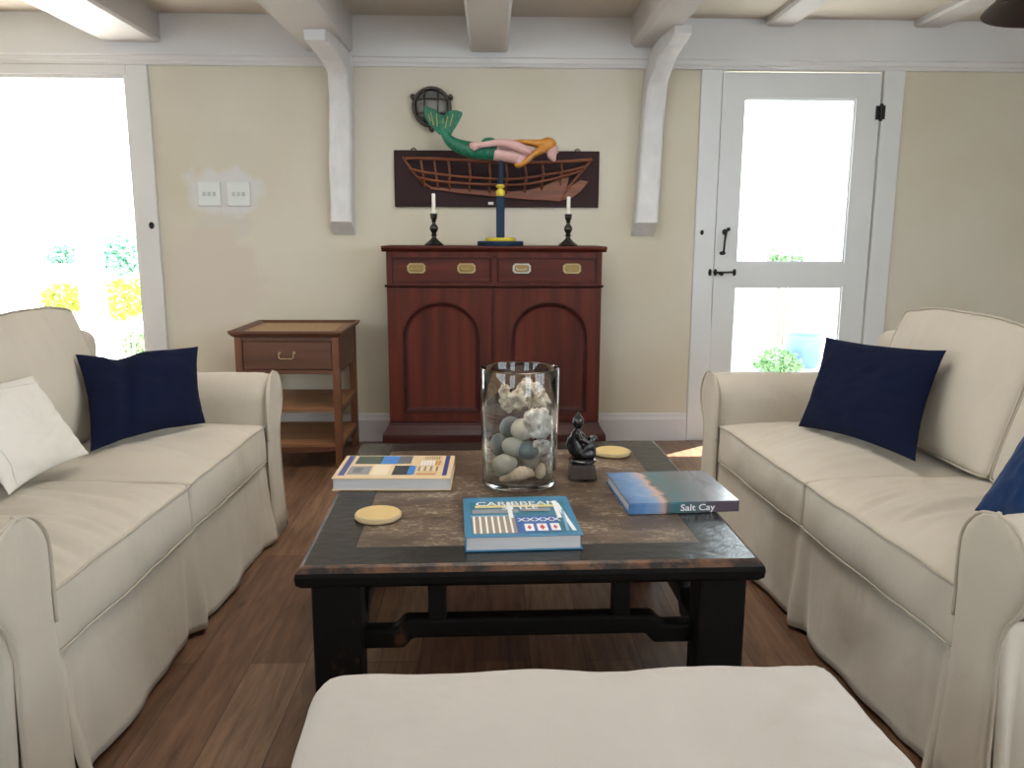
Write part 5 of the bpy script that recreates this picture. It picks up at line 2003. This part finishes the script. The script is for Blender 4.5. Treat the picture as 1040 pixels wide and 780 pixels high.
# ================================================================== PENDANT LAMP (top right corner)
PX, PY, PZ = 1.765, 2.60, 1.835
pl = empty('pendant_lamp', (PX, PY, PZ), label='dark brown metal pendant shade hanging at the top right', cat='lamp')
bm = bmesh.new()
pr = [(0.240, 0.024), (0.243, 0.020), (0.236, 0.026), (0.200, 0.062), (0.150, 0.110), (0.095, 0.150), (0.050, 0.170), (0.028, 0.176), (0.028, 0.215), (0.0, 0.215)]
add_lathe(bm, pr, n=48, cap=False)
so_ = obj('lamp_shade', bm, 'shade', pl, 50)
md = so_.modifiers.new('sheet', 'SOLIDIFY'); md.thickness = 0.003
bm = bmesh.new()
add_tube(bm, [(0, 0, 0.212), (0, 0, ZC - PZ - 0.02)], 0.004, 8)
obj('cord', bm, 'iron', pl, 60)
bm = bmesh.new()
add_lathe(bm, [(0, ZC - PZ - 0.03), (0.03, ZC - PZ - 0.028), (0.045, ZC - PZ - 0.004), (0.045, ZC - PZ), (0, ZC - PZ)], n=24)
obj('ceiling_rose', bm, 'iron', pl, 50)
bm = bmesh.new()
add_ball(bm, (0, 0, 0.09), 0.032, 16, 10)
obj('bulb', bm, 'candle', pl, 60)

# ================================================================== OUTSIDE
bm = bmesh.new()
add_box(bm, (-30, YB + 0.15, -0.12), (30, 60, -0.02))
struct(obj('ground', bm, 'paving'), 'pale sunlit paving outside the doors', 'ground')
bm = bmesh.new()
add_box(bm, (-7, YB + 0.15, 2.34), (7, 5.52, 2.44))  # unseen roof, depth set to trim the sun patch on the floor
struct(obj('sun_cut_roof', bm, 'porch'), 'unseen white roof over the doors, sized to cut the sun patch', 'porch roof')
# porch posts and boarded railings in line with the doorway
ry = 7.0
for (a, b, lb) in ((-3.47, -3.30, 'white post outside the open doorway'), (-5.75, -5.57, 'white post further along the railing outside the doorway')):
    bm = bmesh.new()
    add_box(bm, (a, ry - 0.08, -0.02), (b, ry + 0.08, 3.4))
    tag(bevel(obj('porch_post', bm, 'porch'), 0.01), lb, 'post', 'white posts of the railing')
rl = empty('railing', (-4.2, ry, -0.02), label='white boarded railing outside the open doorway', cat='railing')
for z0_, z1_ in ((0.755, 0.915), (0.30, 0.50), (0.0, 0.12)):
    bm = bmesh.new()
    add_box(bm, (-1.37 + 0.01, -0.03, z0_ + .02), (0.73 - 0.01, 0.03, z1_ + .02))
    obj('board', bm, 'porch', rl)
# opposite building, all white
bm = bmesh.new()
add_box(bm, (3.6, 8.2, -0.02), (9.5, 14, 4.2))
bw = tag(obj('outbuilding', bm, 'porch'), 'white rendered building outside the glazed door', 'building')


def shrub(name, c, rad, nleaf, m, size, label, cat, stems=True, seed=0, shape=1.0):
    rnd = random.Random(seed)
    e = empty(name, (c[0], c[1], -0.02), label=label, cat=cat)
    bm = bmesh.new()
    for k in range(nleaf):
        while True:
            v = Vector((rnd.uniform(-1, 1), rnd.uniform(-1, 1), rnd.uniform(-1, 1)))
            if 0.25 < v.length < 1: break
        v = v.normalized() * (0.55 + 0.45 * rnd.random() ** 0.4)
        p = Vector((v.x * rad[0], v.y * rad[1], c[2] + 0.02 + v.z * rad[2]))
        if p.z < 0.03: p.z = 0.03 + rnd.random() * 0.05
        d = Vector((rnd.uniform(-1, 1), rnd.uniform(-1, 1), rnd.uniform(-.3, 1))).normalized()
        s = d.cross(Vector((rnd.uniform(-1, 1), rnd.uniform(-1, 1), rnd.uniform(-1, 1)))).normalized()
        l = size * rnd.uniform(.7, 1.3)
        w = l * 0.30
        a = bm.verts.new(p); b_ = bm.verts.new(p + d * l * .5 + s * w); t = bm.verts.new(p + d * l); q = bm.verts.new(p + d * l * .5 - s * w)
        bm.faces.new((a, b_, t, q))
    obj('foliage', bm, m, e)
    if stems:
        bm = bmesh.new()
        for k in range(7):
            a = 2 * PI * k / 7
            add_tube(bm, [(0.05 * math.cos(a), 0.05 * math.sin(a), 0), (rad[0] * .4 * math.cos(a), rad[1] * .4 * math.sin(a), c[2] * .7), (rad[0] * .6 * math.cos(a), rad[1] * .6 * math.sin(a), c[2] + rad[2] * .5)], [0.014, 0.009, 0.004], 6)
        obj('stem', bm, 'twig', e, 60)
    return e


shrub('shrub', (-3.86, 7.5, 0.59), (0.19, 0.2, 0.13), 700, 'leaf_y', 0.06, 'yellow-green shrub partly behind the white post, nearer the sofa back', 'shrub', seed=3)
shrub('shrub', (-3.37, 7.5, 0.57), (0.25, 0.25, 0.17), 1000, 'leaf_y', 0.06, 'yellow-green shrub in the railing gap nearest the door casing', 'shrub', seed=4)
shrub('shrub', (-3.45, 8.1, 0.08), (0.24, 0.2, 0.12), 600, 'leaf_b', 0.06, 'low green shrub seen under the railing above the navy pillow', 'shrub', seed=5)
shrub('shrub', (-5.62, 11.0, 0.80), (0.22, 0.3, 0.20), 1300, 'leaf_g', 0.09, 'blue-green shrub far beyond the railing, the farther from the casing', 'shrub', seed=6)
shrub('shrub', (-4.88, 11.0, 0.86), (0.32, 0.3, 0.26), 1600, 'leaf_g', 0.09, 'blue-green shrub far beyond the railing, nearest the casing', 'shrub', seed=7)
# plants seen through the glazed door
shrub('round_bush', (2.50, 7.0, 0.02), (0.21, 0.21, 0.17), 1500, 'leaf_b', 0.035, 'round green bush low outside the glazed door', 'bush', stems=False, seed=8)
shrub('shrub', (3.20, 8.9, 0.95), (0.20, 0.2, 0.09), 500, 'leaf_b', 0.06, 'pale green shrub outside, seen low in the upper glass pane', 'shrub', seed=9)
pt = empty('planter', (2.86, 7.35, -0.02), label='pale blue glazed planter outside the glazed door', cat='planter')
bm = bmesh.new()
add_lathe(bm, [(0, 0), (0.13, 0), (0.17, 0.12), (0.18, 0.28), (0.165, 0.30), (0.15, 0.28), (0.145, 0.22), (0, 0.22)], n=32, cap=False)
obj('pot', bm, 'pot_blue', pt, 50)
bm = bmesh.new()
add_lathe(bm, [(0.145, 0.222), (0.0, 0.225)], n=32, cap=False)
obj('soil', bm, 'twig', pt)
